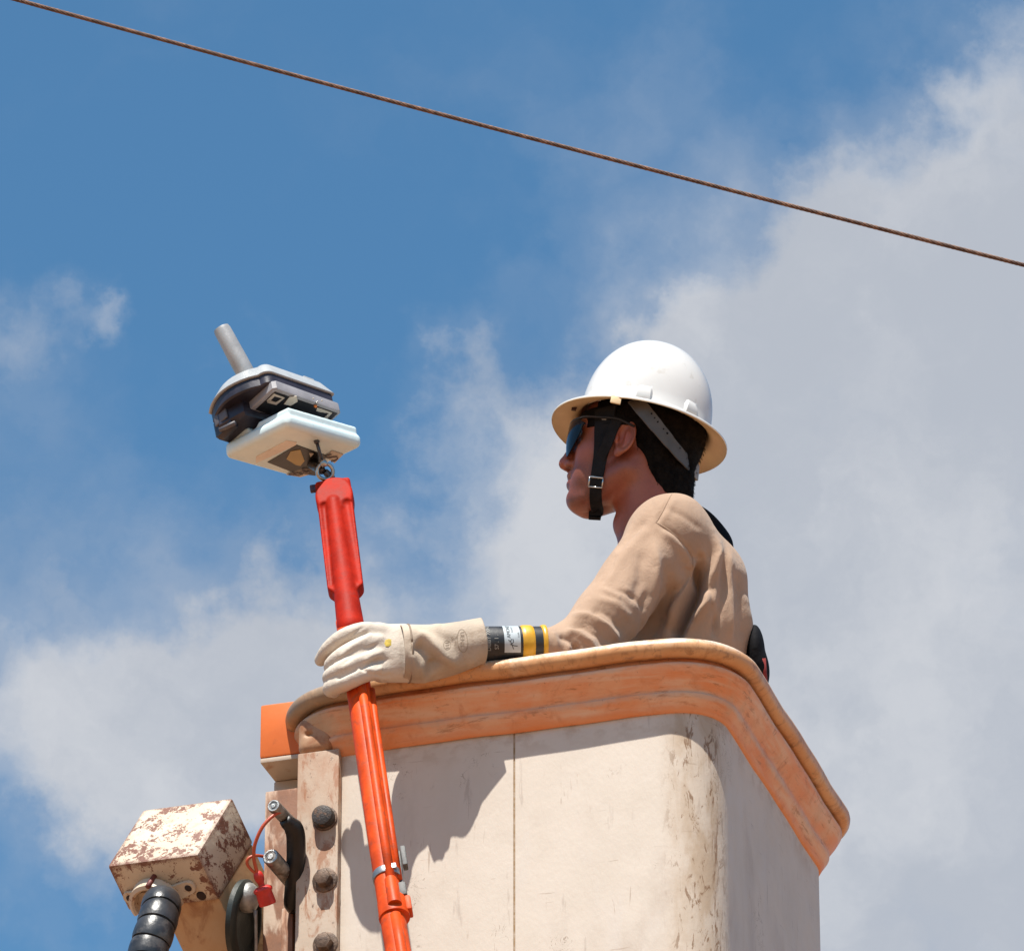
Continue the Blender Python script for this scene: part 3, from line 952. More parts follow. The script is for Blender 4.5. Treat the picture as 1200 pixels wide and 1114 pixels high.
def headf(X, Y, Z):
    x = (X - h0[0]) * hx[0] + (Y - h0[1]) * hx[1] + (Z - h0[2]) * hx[2]
    y = (X - h0[0]) * hy[0] + (Y - h0[1]) * hy[1] + (Z - h0[2]) * hy[2]
    z = (X - h0[0]) * pax[0] + (Y - h0[1]) * pax[1] + (Z - h0[2]) * pax[2]
    z = z * (.1435 / HL)
    top = .118
    body = sbox(x, y, z, (-.0005, 0, .010), (.0300, .0135, .108), .0045)
    body = smx(body, (abs(x + .0005) - .0300) * .55 - (z + .083) * .6, .003)
    capn = smx(np.sqrt((x + .0005) ** 2 + (z - (top - .031)) ** 2) - .0318, abs(y) - .0165, .004)
    body = sm(body, smx(capn, -(z - .06), .004), .004)
    spine = seg(x, y, z, (0, .002, -.150), (-.003, .008, .074), .0230, .0135)
    for sx in (-1, 1):                                             # flutes each side of the spine
        body = smx(body, -seg(x, y, z, (.001 + sx * .0240, .0190, -.075), (.000 + sx * .0195, .0190, .066), .0090), .0025)
    d = sm(body, spine, .0022)
    d = smx(d, -sbox(x, y, z, (.004, .027, .094), (.022, .007, .016), .004), .003)   # shallow window above the spine
    # pinch under the shoulders
    return d



v, q = nets(headf, h0 - np.array([.08, .13, .24]), h0 + np.array([.08, .13, .20]), .0020)
v = relax(v, q, 1)
hd = mk('stick_head', v, q, m_polered, pole)
g = Geo(); e_ = PP(367.5, 573, YP - .005); g.add(*box(e_, hx, hy, pax, -.006, .006, -.004, .004, -.006, .008, .002)); g.obj('latch_nub', simple('dark_latch', (.05, .03, .06), .5), hd)

pax2 = unit(pm - pb)
g = Geo()
lower = [PP(409, 728, YP), PP(417, 775, YP), PP(426.5, 840, YP), PP(446, 975, YP), PP(459.5, 1062, YP), PP(468, 1114, YP), PP(487, 1240, YP), PP(501, 1330, YP)]
g.add(*tube([p - hx * .0018 for p in lower], .0205, 28)); g.obj('shaft', m_poleor, pole)
g = Geo()
g.add(*tube([p + hy * .0185 + hx * .0045 for p in [PP(419, 800, YP), PP(426.5, 840, YP), PP(446, 975, YP), PP(459.5, 1062, YP)]], .0078, 16))
g.add(*tube([p + hy * .0165 + hx * .0035 for p in [PP(462, 1080, YP), PP(468, 1114, YP), PP(487, 1240, YP), PP(501, 1330, YP)]], .0090, 16))
g.obj('control_rod', m_poleor, pole)
g = Geo()
g.add(*tube([p + hy * .004 + hx * .0175 for p in [PP(423, 812, YP), PP(426.5, 840, YP), PP(446, 975, YP), PP(455, 1035, YP)]], .0062, 14))
g.obj('side_rib', m_poleor, pole)
bc = PP(453.5, 1027, YP); bd = unit(lower[3] - lower[4])
g = Geo(); g.add(*lathe(bc - bd * .008, bd, [(.0228, 0), (.0234, .001), (.0234, .013), (.0228, .014)], 36)); bnd = g.obj('clamp_band', m_band, pole, autos=40)
v, f = box(bc + hx * .012 + hy * .0225, hx, hy, bd, -.005, .006, -.003, .0015, -.005, .006, .001); mk('band_screw', v, f, m_band, bnd)
g = Geo()
g.add(*lathe(PP(462.5, 1076, YP), bd, [(.0248, 0), (.0252, .003), (.0243, .014), (.0240, .034), (.0222, .040)], 32))
g.add(*tube([PP(461.5, 1070, YP) + hy * .020 + hx * .004, PP(456.5, 1040, YP) + hy * .0195 + hx * .004], [.0115, .0098], 18))
g.add(*box(PP(466, 1062, YP) + hx * .019, hx, hy, bd, -.006, .0035, -.012, .012, -.018, .012, .003))
g.obj('coupling', m_poleor, pole, autos=40)
g = Geo()
g.add(*box(PP(463.5, 1010, YP) + hx * .013 + hy * .006, hx, hy, bd, -.002, .006, -.008, .008, -.02, .022, .002))
g.add(*box(PP(472, 1046, YP) + hx * .002 + hy * .004, hx, hy, bd, -.007, .005, -.009, .009, -.014, .014, .003))
g.add(*tube([PP(468.5, 1000, YP) + hy * .004, PP(471, 1030, YP) + hy * .004, PP(474, 1056, YP) + hy * .004], .0032, 8))
g.obj('latch', m_greycast, pole, autos=40)

# ------------------------------------------------------------------ line instrument on top of the stick
hP = TOW(pt)
m_lid = simple('pale_grey_casing', (.44, .46, .47), .38, 0, .08, 200, .08, 20, spec=.5, dirt=((.36, .36, .34), 40, .62, .4))
m_white = simple('white_casing', (.80, 1.0, 1.05), .32, 0, .06, 200, .06, 20, spec=.5, dirt=((.55, .52, .46), 45, .62, .4))
m_dbody = simple('dark_violet_casing', (.030, .026, .040), .38, 0, .15, 120, .3, 25, spec=.5)
m_band2 = simple('grey_violet_tray', (.34, .33, .35), .45, 0, .08, 200, .1, 30)
m_panel = simple('black_label', (.014, .011, .011), .4, 0, .1, 200, .3, 30)
m_ink = simple('ivory_print', (.66, .58, .48), .55)
m_inkd = simple('brown_print', (.07, .03, .025), .5)
m_logo = simple('ochre_emblem', (.55, .38, .14), .5)
inst = empty('line_tester', K(381, 556, hP), 0, 'two-piece white and dark line testing instrument with grey probe on the pole tip', 'tester')
hU = hP - .038
# lower housing
Q1 = unit(V(77, 36, 76)); Q2 = unit(V(84, -24, -73)); QN = unit(np.cross(Q1, Q2)); QN = QN if QN @ UV > 0 else -QN; Q2 = unit(np.cross(QN, Q1)); Q2 = Q2 if Q2 @ RV > 0 else -Q2
qc = K(342.5, 530.5, hU)
Lq = .084


def lowf(X, Y, Z):
    a = (X - qc[0]) * Q1[0] + (Y - qc[1]) * Q1[1] + (Z - qc[2]) * Q1[2]
    b = (X - qc[0]) * Q2[0] + (Y - qc[1]) * Q2[1] + (Z - qc[2]) * Q2[2]
    n = (X - qc[0]) * QN[0] + (Y - qc[1]) * QN[1] + (Z - qc[2]) * QN[2]
    d = sbox(a, b, n, (0, 0, .013), (Lq + .002, Lq + .002, .013), .011)
    d = smx(d, np.sqrt((a - .02) ** 2 + (b - .01) ** 2) - .134, .008)
    rim = sbox(a, b, n, (.004, 0, .028), (Lq - .006, Lq - .006, .010), .004)
    rim = smx(rim, np.sqrt((a - .02) ** 2 + (b - .01) ** 2) - .124, .006)
    d = np.minimum(d, rim)
    d = smx(d, -(np.sqrt((a + .010) ** 2 + (n - .043) ** 2) - .014), .004)       # notch for the conductor
    return d


v, q = nets(lowf, qc - .125, qc + .125, .0022)
v = relax(v, q, 1)
low = mk('lower_housing', v, q, m_white, inst)


def QP(px, py, off=.0):
    """point on the underside of the lower housing under a photo pixel"""
    vv = DV + (px - 600) / FPX * RV - (py - 557) / FPX * UV
    o_ = qc - QN * off
    return CAM + vv * (((o_ - CAM) @ QN) / (vv @ QN))


def flat(pts, off, thick, m, parent, name, N=QN, base=QP):
    p0 = [base(x, y, off) for x, y in pts]; p1 = [p + N * thick for p in p0]; n = len(p0)
    f = [tuple(range(n)), tuple(range(n, 2 * n))[::-1]] + [(i, (i + 1) % n, n + (i + 1) % n, n + i) for i in range(n)]
    return mk(name, p0 + p1, f, m, parent, smooth=False)


def zq(x, y): return (300 + x / 9.2308, 500 + y / 9.225)


pan = flat([zq(125, 385), zq(440, 200), zq(770, 318), zq(640, 530), zq(410, 498)], .0012, .0012, m_panel, low, 'label_panel')
flat([zq(330, 350), zq(375, 268), zq(480, 250), zq(525, 370), zq(480, 425), zq(430, 412)], .0020, .0007, m_logo, pan, 'emblem')
flat([zq(575, 285), zq(625, 292), zq(588, 330)], .0020, .0007, m_ink, pan, 'emblem_tip')
tag_ = flat([zq(325, 518), zq(395, 490), zq(560, 430), zq(600, 485), zq(590, 515), zq(480, 545)], .0012, .0006, m_ink, low, 'name_tag')
tag2 = flat([zq(750, 322), zq(820, 258), zq(945, 300), zq(850, 395)], .0012, .0006, m_ink, low, 'name_tag')


def put_text(s, size, org, ax_, ay_, m, parent, off=0.0, name='lettering', nrm=None):
    tv, tf = text_geo(s, size)
    nn = nrm if nrm is not None else unit(np.cross(ax_, ay_))
    pts = [org + ax_ * x + ay_ * y + nn * off for x, y in tv]
    return mk(name, pts, tf, m, parent, smooth=False)


def ends(px0, py0, px1, py1, base=QP): return unit(base(px1, py1, .002) - base(px0, py0, .002))


def glyphs(lines, m, parent, wd, base, off, name='lettering'):
    """pen strokes given in photo pixels on a face"""
    V_ = []; F_ = []
    for ln in lines:
        sv, sf = stroke(ln, wd); k = len(V_); V_ += [base(x, y, off) for x, y in sv]; F_ += [tuple(i + k for i in q_) for q_ in sf]
    return mk(name, V_, F_, m, parent, smooth=False)


# B O ... S, reading along the near edge
def zl(x, y): return zq(x, y - 27)
def zs(x, y): return zq(x - 42, y - 22)


glyphs([[zl(352, 545), zl(470, 556), zl(510, 540), zl(440, 528), zl(380, 530), zl(352, 545)], [zl(400, 527), zl(440, 548)], [zl(440, 525), zl(505, 545)]], m_inkd, tag_, 1.0, QP, .0026)
glyphs([[zl(500, 505), zl(540, 522), zl(588, 508), zl(590, 488), zl(545, 480), zl(502, 490), zl(500, 505)]], m_inkd, tag_, 1.4, QP, .0026)
glyphs([[zs(858, 322), zs(812, 335), zs(795, 352), zs(820, 362), zs(870, 352), zs(918, 348), zs(928, 368), zs(895, 392), zs(852, 398)]], m_inkd, tag2, 1.5, QP, .0026)
# warm cream strip lying along the left of the underside
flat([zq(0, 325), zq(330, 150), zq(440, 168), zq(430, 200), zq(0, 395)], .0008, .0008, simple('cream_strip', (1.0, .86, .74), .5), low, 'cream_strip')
# eye bolt
m_eye = simple('eye_bolt_steel', (.55, .54, .52), .28, .9, .2, 200, .2, 60)
m_screw = simple('dark_screw', (.10, .10, .11), .35, .8, .2, 300)
g = Geo(); s_top = QP(371, 517, .001); s_bot = K(378, 543, TOW(s_top) + .004)
g.add(*tube([s_top - unit(s_bot - s_top) * .004, s_bot], .0030, 12)); g.add(*lathe(s_top, unit(s_bot - s_top), [(.0048, -.002), (.0052, .001), (.004, .004)], 14))
eye = g.obj('eye_bolt', m_screw, inst)
g = Geo(); ec = K(381, 552.5, TOW(s_bot) + .002)
tor = []; R_, r_ = .0135, .0034
na, nb = 40, 12
rn_ = unit(V(.12, .18, 1)); ra_, rb_, _ = frame(rn_)
V_ = []; F_ = []
for i in range(na):
    th = 2 * math.pi * i / na; dr = ra_ * math.cos(th) + rb_ * math.sin(th)
    for j in range(nb):
        ph = 2 * math.pi * j / nb; V_.append(ec + dr * (R_ + r_ * math.cos(ph)) + rn_ * r_ * 1.3 * math.sin(ph))
for i in range(na):
    for j in range(nb):
        F_.append((i * nb + j, ((i + 1) % na) * nb + j, ((i + 1) % na) * nb + (j + 1) % nb, i * nb + (j + 1) % nb))
g.add(V_, F_); g.add(*lathe(K(379, 541, TOW(s_bot) + .003), unit(ec - s_bot), [(.0035, -.004), (.0062, 0), (.0068, .005), (.005, .009)], 18))
g.obj('eye_ring', m_eye, eye)
g = Geo(); g.add(*tube([ec + V(0, 0, -.004), pt + (pt - pb) * 0 + V(0, -.004, 0), pt - pax * .02], [.0055, .0075, .0085], 14)); g.add(*tube([QP(366, 543, -.002), ec + V(-.006, .002, -.004)], [.010, .007], 14))
g.obj('hook_stem', m_screw, inst)

# upper unit
U1 = unit(V(70, 61, 60)); U2 = unit(V(83, -30, -66.5)); UN = unit(np.cross(U1, U2)); UN = UN if UN @ UV > 0 else -UN; U2 = unit(np.cross(UN, U1)); U2 = U2 if U2 @ RV > 0 else -U2
uc_ = K(319.4, 476.5, hU - .030)
S_ = .078


def outline(s, bulge=.030, r=.007, rb=.02):
    """square in U1,U2 whose left side swells outwards"""
    o_ = []
    def arc(cx, cy, rr, a0, a1, n=6):
        for a in np.linspace(math.radians(a0), math.radians(a1), n): o_.append((cx + rr * math.cos(a), cy + rr * math.sin(a)))
    arc(s - rb, -s + rb * .9, rb * .9, -90, 0)
    arc(s - r, s - r, r, 0, 90)
    arc(-s + r * 2, s - r * 2, r * 2, 90, 180)
    for t in np.linspace(0, 1, 12)[1:-1]:
        a = -s * 1.0 + (2 * s - rb) * t; o_.append((a + .0, -s - bulge * math.sin(math.pi * t) ** .8))
    return o_


v, f = slab(outline(S_), uc_, U1, U2, UN, -.001, .0265, .0018, .016)
lid = mk('lid', v, f, m_lid, inst, autos=30)
# raised corner clip and boss seen on the lid's far right edge
v, f = box(uc_, U1, U2, UN, .046, .066, .022, .046, .022, .0295, .002); mk('lid_boss', v, f, m_lid, lid, autos=30)
v, f = slab([(x * .955, y * .955) for x, y in outline(S_)], uc_, U1, U2, UN, -.022, .002, .003)
db = mk('dark_body', v, f, m_dbody, inst, autos=30)
g = Geo()
g.add(*slab([(-.070, -.078), (-.040, -.094), (.010, -.080), (.016, -.02), (.016, .066), (-.066, .066)], uc_, U1, U2, UN, -.050, -.010, .006))
g.add(*box(uc_, U1, U2, UN, -.060, -.018, -.088, -.070, -.056, -.03, .004))
g.add(*tube([uc_ + U1 * -.03 + U2 * -.03 - UN * .03, uc_ + U1 * -.02 + U2 * -.02 - UN * .075], .018, 20))
g.obj('jaw_block', m_dbody, inst, autos=35)
# dim grey inner details of the jaw
g = Geo()
g.add(*box(uc_, U1, U2, UN, -.052, -.020, -.0935, -.089, -.040, -.018, .002))
g.add(*tube([uc_ + U1 * -.045 + U2 * -.090 - UN * .050, uc_ + U1 * -.01 + U2 * -.086 - UN * .058], .004, 10))
g.obj('jaw_guide', simple('dull_grey_plastic', (.12, .11, .12), .5), db)
v, f = slab([(.012, -.066), (.073, -.066), (.078, -.060), (.078, .078), (.073, .084), (.012, .084)], uc_, U1, U2, UN, -.0375, -.0195, .002)
tray = mk('tray', v, f, m_band2, inst, autos=30)
v, f = slab([(.016, -.058), (.070, -.058), (.072, .078), (.016, .078)], uc_, U1, U2, UN, -.0386, -.036, 0)
pan2 = mk('display_panel', v, f, m_panel, tray, smooth=False)


def UP(px, py, off=0.0):
    vv = DV + (px - 600) / FPX * RV - (py - 557) / FPX * UV
    o_ = uc_ - UN * (.0386 + off)
    return CAM + vv * (((o_ - CAM) @ UN) / (vv @ UN))


def zu(x, y): return (240 + x / 7.0588, 410 + y / 7.0583)


glyphs([[zu(520, 428), zu(575, 372), zu(652, 398), zu(590, 444), zu(520, 424)]], m_ink, pan2, 3.4, UP, .0010)
flat([zu(655, 450), zu(700, 392), zu(760, 382), zu(768, 428), zu(712, 462)], .0016, .0012, m_ink, pan2, 'lettering', UN, UP)
glyphs([[zu(925, 490), zu(960, 500), zu(1040, 522), zu(975, 590)], [zu(925, 560), zu(970, 575)]], m_ink, pan2, 4.2, UP, .0010)
m_led = simple('amber_lamp', (.85, .22, .03), .3)
for (lx, ly, rr, mm) in ((915, 462, .0032, m_led), (897, 400, .0016, m_ink), (968, 418, .0016, m_ink), (925, 432, .0026, m_eye)):
    c = UP(*zu(lx, ly), .001); g = Geo(); g.add(*lathe(c - UN * 0, -UN, [(rr, 0), (rr * .9, rr * .6), (rr * .5, rr), (rr * .1, rr * 1.1)], 14)); g.obj('indicator_lamp', mm, pan2)
# probe
m_probe = simple('brushed_probe', (.46, .45, .44), .42, .35, .15, 200, .1, 30)
p1 = K(259, 384, hU - .050); p0 = K(301, 462, hU - .010); pd = unit(p1 - p0); ln = np.linalg.norm(p1 - p0)
g = Geo(); g.add(*lathe(p0, pd, [(.0165, 0), (.0160, ln * .5), (.0150, ln - .006), (.0138, ln - .001), (.011, ln)], 32)); g.obj('probe', m_probe, inst, autos=40)

# ------------------------------------------------------------------ overhead wire
m_wire = simple('rusted_strand', (.20, .105, .065), .6, .3, .4, 400, .35, 60, dirt=((.10, .05, .035), 30, .5, .7))
YW = 1.2
wa, wb = P(20, 0, YW), P(1148, 297.5, YW)
wd_ = unit(wb - wa); WLn = np.linalg.norm(wb - wa)
sag = []
x_ = np.linspace(-1.6, WLn + 1.6, 700)
for t in x_:
    u = t / WLn; sag.append(wa + wd_ * t + EZ * (-.006) * 4 * u * (1 - u) * 1.0)
strand = Geo()
aw, bw_, _ = frame(wd_)
for k in range(6):
    pts = []
    for i, p in enumerate(sag):
        th = 2 * math.pi * (k / 6 + x_[i] / .062); pts.append(p + (aw * math.cos(th) + bw_ * math.sin(th)) * .00285)
    strand.add(*tube(pts, .00155, 6, caps=False))
strand.add(*tube(sag[::40], .0016, 6, caps=False))
wire = strand.obj('overhead_wire', m_wire); wire['label'] = 'thin rusty twisted steel wire crossing the sky above the worker'; wire['category'] = 'wire'

# ------------------------------------------------------------------ the lineman
def R(x, y, z): return REF + np.array([x, y, z])


person = empty('person', R(.27, .30, -1.045), 0, 'worker in tan long sleeves, white helmet and dark glasses standing in the bucket', 'person')
m_skin, st, sb_ = mat_new('sunlit_brown_skin')
so_ = st.coord()
sc1 = st.mix(st.step(st.noise(so_, 28, 6), .3, .7), (.235, .062, .028), (.325, .094, .045))
sc1 = st.mix(st.step(st.noise(so_, 9, 3, .5, (2, 2, 2)), .45, .65, 0, .5), sc1, (.34, .085, .048))
fr_ = st.noise(so_, 260, 4, .7, (3, 1, 1)); sc1 = st.mix(st.step(fr_, .52, .70, 0, .35), sc1, (.12, .032, .018))
person_loc = np.array(R(.27, .30, -1.045))


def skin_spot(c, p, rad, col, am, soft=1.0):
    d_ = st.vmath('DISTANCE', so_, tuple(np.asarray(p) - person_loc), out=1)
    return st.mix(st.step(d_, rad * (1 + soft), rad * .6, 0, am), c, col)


HO = P(733, 535, REF[1] + .30)                   # middle of the head at ear level
HU = unit(V(.10, .90, -.42)); HF = unit(V(-1, .1, -.14)); HF = unit(HF - HU * (HF @ HU)); HL = np.cross(HU, HF)
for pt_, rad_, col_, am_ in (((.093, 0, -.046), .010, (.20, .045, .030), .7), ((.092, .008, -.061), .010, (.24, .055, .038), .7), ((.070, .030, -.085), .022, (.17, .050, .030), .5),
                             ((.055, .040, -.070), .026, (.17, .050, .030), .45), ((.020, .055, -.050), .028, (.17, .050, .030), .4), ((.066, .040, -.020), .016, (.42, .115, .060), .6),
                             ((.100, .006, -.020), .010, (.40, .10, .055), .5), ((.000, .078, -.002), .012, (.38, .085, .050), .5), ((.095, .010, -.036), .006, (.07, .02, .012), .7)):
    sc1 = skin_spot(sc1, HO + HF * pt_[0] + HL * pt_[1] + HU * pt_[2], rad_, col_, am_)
stub = st.math('MULTIPLY', st.step(st.noise(so_, 900, 2, .5, (1, 2, 3)), .52, .6), st.step(st.vmath('DISTANCE', so_, tuple(HO + HF * .06 + HL * .03 - HU * .075 - person_loc), out=1), .055, .03, 0, .6))
sc1 = st.mix(stub, sc1, (.05, .018, .012))
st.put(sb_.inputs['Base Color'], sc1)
st.put(sb_.inputs['Roughness'], st.math('MULTIPLY_ADD', st.noise(so_, 120, 5), .25, .36))
sb_.inputs['Subsurface Weight'].default_value = .08; sb_.inputs['Subsurface Radius'].default_value = (.01, .004, .002)
sb_.inputs['Subsurface Scale'].default_value = .5; sb_.inputs['Coat Weight'].default_value = .15; sb_.inputs['Coat Roughness'].default_value = .3
sbn = st.new('ShaderNodeBump'); sbn.inputs['Strength'].default_value = .5; sbn.inputs['Distance'].default_value = .0008
st.put(sbn.inputs['Height'], st.noise(so_, 420, 5, .7)); st.l.new(sbn.outputs[0], sb_.inputs['Normal'])
m_hair = simple('black_hair', (.009, .007, .006), .7, 0, .9, 500, .4, 80, spec=.08)

def H(x, y, z): return HO + HF * x + HL * y + HU * z


def hc_(X, Y, Z):
    dx, dy, dz = X - HO[0], Y - HO[1], Z - HO[2]
    return (dx * HF[0] + dy * HF[1] + dz * HF[2], dx * HL[0] + dy * HL[1] + dz * HL[2], dx * HU[0] + dy * HU[1] + dz * HU[2])


def to_h(p):
    d = np.asarray(p) - HO; return np.array([d @ HF, d @ HL, d @ HU])


NB = to_h(R(.247, .30, .36)); CH = to_h(R(.27, .31, .26))
NBf = to_h(R(.215, .28, .365))


def headsdf(X, Y, Z):
    x, y, z = hc_(X, Y, Z); ya = abs(y)
    d = ell(x, y, z, (-.012, 0, .042), (.096, .076, .086))
    d = sm(d, ell(x, y, z, (.038, 0, -.018), (.050, .058, .078)), .03)
    # jaw
    d = sm(d, seg(x, ya, z, (-.008, .052, -.050), (.056, .022, -.090), .019, .020), .022)
    d = sm(d, ell(x, y, z, (.070, 0, -.090), (.024, .026, .021)), .018)
    d = sm(d, ell(x, y, z, (.066, 0, -.062), (.026, .034, .030)), .018)
    d = sm(d, ell(x, ya, z, (.050, .042, -.018), (.028, .020, .022)), .020)         # cheekbone
    d = sm(d, ell(x, ya, z, (.052, .033, -.052), (.026, .020, .026)), .020)
    d = sm(d, seg(x, ya, z, (.080, 0, .040), (.068, .036, .038), .011), .014)       # brow
    d = smx(d, -ell(x, ya, z, (.092, .030, .018), (.016, .016, .012)), .014)         # eye socket
    d = sm(d, ell(x, ya, z, (.066, .030, .016), (.013, .013, .012)), .003)           # eye under the glasses
    d = sm(d, seg(x, y, z, (.084, 0, .026), (.102, 0, -.016), .0075, .0095), .011)   # nose
    d = sm(d, seg(x, y, z, (.104, 0, -.021), (.098, 0, -.026), .0098, .0085), .006)
    d = sm(d, ell(x, ya, z, (.092, .0115, -.025), (.0105, .0070, .0080)), .005)
    d = smx(d, -ell(x, ya, z, (.097, .0068, -.0345), (.0052, .0034, .0042)), .003)
    d = sm(d, ell(x, ya, z, (.086, .004, -.046), (.011, .021, .0068)), .006)         # upper lip
    d = sm(d, ell(x, ya, z, (.085, .000, -.061), (.0115, .020, .0078)), .006)        # lower lip
    d = smx(d, -ell(x, y, z, (.098, 0, -.0535), (.014, .024, .0018)), .004)
    d = smx(d, -ell(x, y, z, (.097, 0, -.0745), (.009, .018, .0045)), .008)
    # neck
    nk = seg(x, y, z, (-.030, 0, -.030), tuple(NB), .054, .059)
    nk = sm(nk, seg(x, ya, z, (-.030, .050, -.030), (NBf[0], .026, NBf[2]), .016, .014), .016)
    nk = sm(nk, ell(x, y, z, (NBf[0] * .5 + .012, NBf[1] * .5, -.135), (.018, .016, .02)), .016)
    nk = sm(nk, seg(x, y, z, tuple(NB), tuple(CH), .06, .085), .04)
    d = sm(d, nk, .022)
    # ear
    ex = x * math.cos(.18) + (z + .004) * math.sin(.18); ez = -x * math.sin(.18) + (z + .004) * math.cos(.18); ey = ya - .0745 - (-.25) * (ex + .004) * 1.0
    bowl = ell(ex, ey, ez, (-.003, 0, .003), (.0155, .0065, .0285))
    bowl = smx(bowl, -ell(ex, ey, ez, (.001, .0075, .004), (.0100, .0075, .0190)), .003)
    r0 = np.sqrt(((ex + .004) / .0160) ** 2 + ((ez - .005) / .0275) ** 2)
    hel = np.sqrt(((r0 - 1) * .019) ** 2 + (ey - .0048) ** 2) - .0031
    hel = np.where((ex > .006) & (ez < .002), hel + .004, hel)
    tr = ell(ex, ey, ez, (.0100, .003, -.001), (.0045, .0055, .0075))
    lobe = ell(ex, ey, ez, (.0015, .0015, -.024), (.0080, .0045, .0095))
    anti = seg(ex, ey, ez, (-.007, .0035, -.012), (-.006, .0045, .014), .0030)
    ear = sm(sm(sm(bowl, hel, .003), lobe, .005), np.minimum(tr, anti), .003)
    d = sm(d, np.where(y > 0, ear, ear), .006)
    return d


lo = HO - .135; lo[2] = R(0, 0, .24)[2]; hi = HO + .15
lo[0] = HO[0] - .125; hi[0] = HO[0] + .165; lo[1] = HO[1] - .125; hi[1] = HO[1] + .135
v, q = nets(headsdf, lo, hi, .0020)
v = relax(v, q, 1)
body = mk('body', v, q, m_skin, person)


# hair: a close cap over the skull and nape
def hairsdf(X, Y, Z):
    x, y, z = hc_(X, Y, Z); ya = abs(y)
    d = ell(x, y, z, (-.030, 0, .050), (.106, .087, .082))
    d = sm(d, seg(x, y, z, (-.070, 0, .010), (-.088, 0, -.062), .058, .036), .02)
    d = sm(d, seg(x, ya, z, (-.055, .040, -.01), (-.074, .026, -.075), .032, .022), .02)
    cut = seg(x, ya, z, (.10, .06, -.03), (.004, .085, -.004), .050, .030)           # clear of the face and the ear
    d = smx(d, -cut, .01)
    d = smx(d, -(z + .105 + (x + .07) * .25), .01)
    d = smx(d, x - .066 - z * .1, .01)
    wv = .0012 * np.sin(x * 420 + 3 * np.sin(z * 160)) * np.sin(z * 300 + y * 250)
    return d + wv


v, q = nets(hairsdf, HO - .155, HO + np.array([.19, .16, .155]), .0030)
v = relax(v, q, 1)
hair = mk('hair', v, q, m_hair, person)
nh = grad(hairsdf, v, .002)
hl = np.stack(hc_(v[:, 0], v[:, 1], v[:, 2]), 1)
rh = random.Random(8)
cand = [i for i in range(len(v)) if (hl[i, 2] < .03 and hl[i, 1] > -.02 and hl[i, 0] < .0)]
g = Geo()
for i in rh.sample(cand, min(1500, len(cand))):
    p = v[i] - nh[i] * .0012; d_ = unit(-HU * .9 - HF * (.35 + rh.uniform(-.35, .35)) + nh[i] * rh.uniform(.02, .14) + HL * rh.uniform(-.2, .2)); ln_h = rh.uniform(.005, .011)
    a_ = unit(np.cross(d_, nh[i])) * .0007
    p1_ = p + d_ * ln_h * .6 + nh[i] * .0012; p2_ = p + d_ * ln_h
    g.add([p - a_, p + a_, p1_ + a_ * .7, p1_ - a_ * .7, p2_], [(0, 1, 2, 3), (3, 2, 4)])
ho_ = g.obj('hair_strands', m_hair, hair); ho_['kind'] = 'stuff'

# ------------------------------------------------------------------ glasses
m_lens, lt, lb = mat_new('mirror_dark_lens')
lb.inputs['Base Color'].default_value = (.006, .014, .024, 1); lb.inputs['Roughness'].default_value = .09; lb.inputs['Metallic'].default_value = .0
lb.inputs['Specular IOR Level'].default_value = .22; lb.inputs['Coat Weight'].default_value = .0; lb.inputs['Coat Roughness'].default_value = .04
m_frame = simple('black_frame', (.012, .012, .013), .35)
gl = None
for sgn in (1, -1):
    V_ = []; F_ = []; N1, N2 = 16, 12
    for i in range(N1):
        u = i / (N1 - 1)
        for j in range(N2):
            w_ = j / (N2 - 1)
            zt = .047 - .008 * u - .010 * max(0, u - .7) / .3; zb = .010 - .034 * math.sin(math.pi * min(1, (u * .9 + .16))) ** .8 + .018 * u
            zz = zb + (zt - zb) * w_
            th = math.radians(5 + 58 * u)
            xx = .038 + .062 * math.cos(th) + .004 * math.cos((w_ - .5) * 2.4); yy = sgn * (.073 * math.sin(th) + .002)
            V_.append(H(xx, yy, zz))
    for i in range(N1 - 1):
        for j in range(N2 - 1): F_.append((i * N2 + j, i * N2 + j + 1, (i + 1) * N2 + j + 1, (i + 1) * N2 + j))
    n_ = len(V_); V2 = [p + unit(HO + HF * .038 - p) * .002 for p in V_]
    loop = [i * N2 for i in range(N1)] + [(N1 - 1) * N2 + j for j in range(1, N2)] + [i * N2 + N2 - 1 for i in range(N1 - 2, -1, -1)] + [j for j in range(N2 - 2, 0, -1)]
    F_ += [tuple(k + n_ for k in f_) for f_ in F_]
    F_ += [(loop[k], loop[(k + 1) % len(loop)], loop[(k + 1) % len(loop)] + n_, loop[k] + n_) for k in range(len(loop))]
    if gl is None:
        g = Geo()
        for s2 in (1, -1):
            pts = smooth_path([H(.100, s2 * .004, .045), H(.092, s2 * .034, .047), H(.070, s2 * .066, .040), H(.045, s2 * .0755, .036), H(.010, s2 * .083, .031), H(-.020, s2 * .084, .018)], 5)
            g.add(*tube(pts, [(.0032, .0018)] * 10 + [(.0055, .0022)] * (len(pts) - 10), 8))
        gl = g.obj('glasses', m_frame, person)
    mk('lens', V_ + V2, F_, m_lens, gl, autos=50)

# ------------------------------------------------------------------ helmet
GU = unit(V(.190, .875, -.455)); GF = V(-.977, .212, 0); GF = unit(GF - GU * (GF @ GU)); GL = np.cross(GU, GF)
GO = K(750.5, 503, TOW(H(0.0, 0, .05)))
m_hat = simple('white_helmet_shell', (.76, .745, .715), .22, 0, .04, 60, .03, 10, spec=.5, coat=.25, dirt=((.52, .46, .38), 34, .60, .35))
m_hatin = simple('bounce_tinted_underside', (1.0, .72, .42), .45, 0, .05, 100, .06, 20)  # warm ground bounce under the white shell put into the colour


def G(x, y, z): return GO + GF * x + GL * y + GU * z


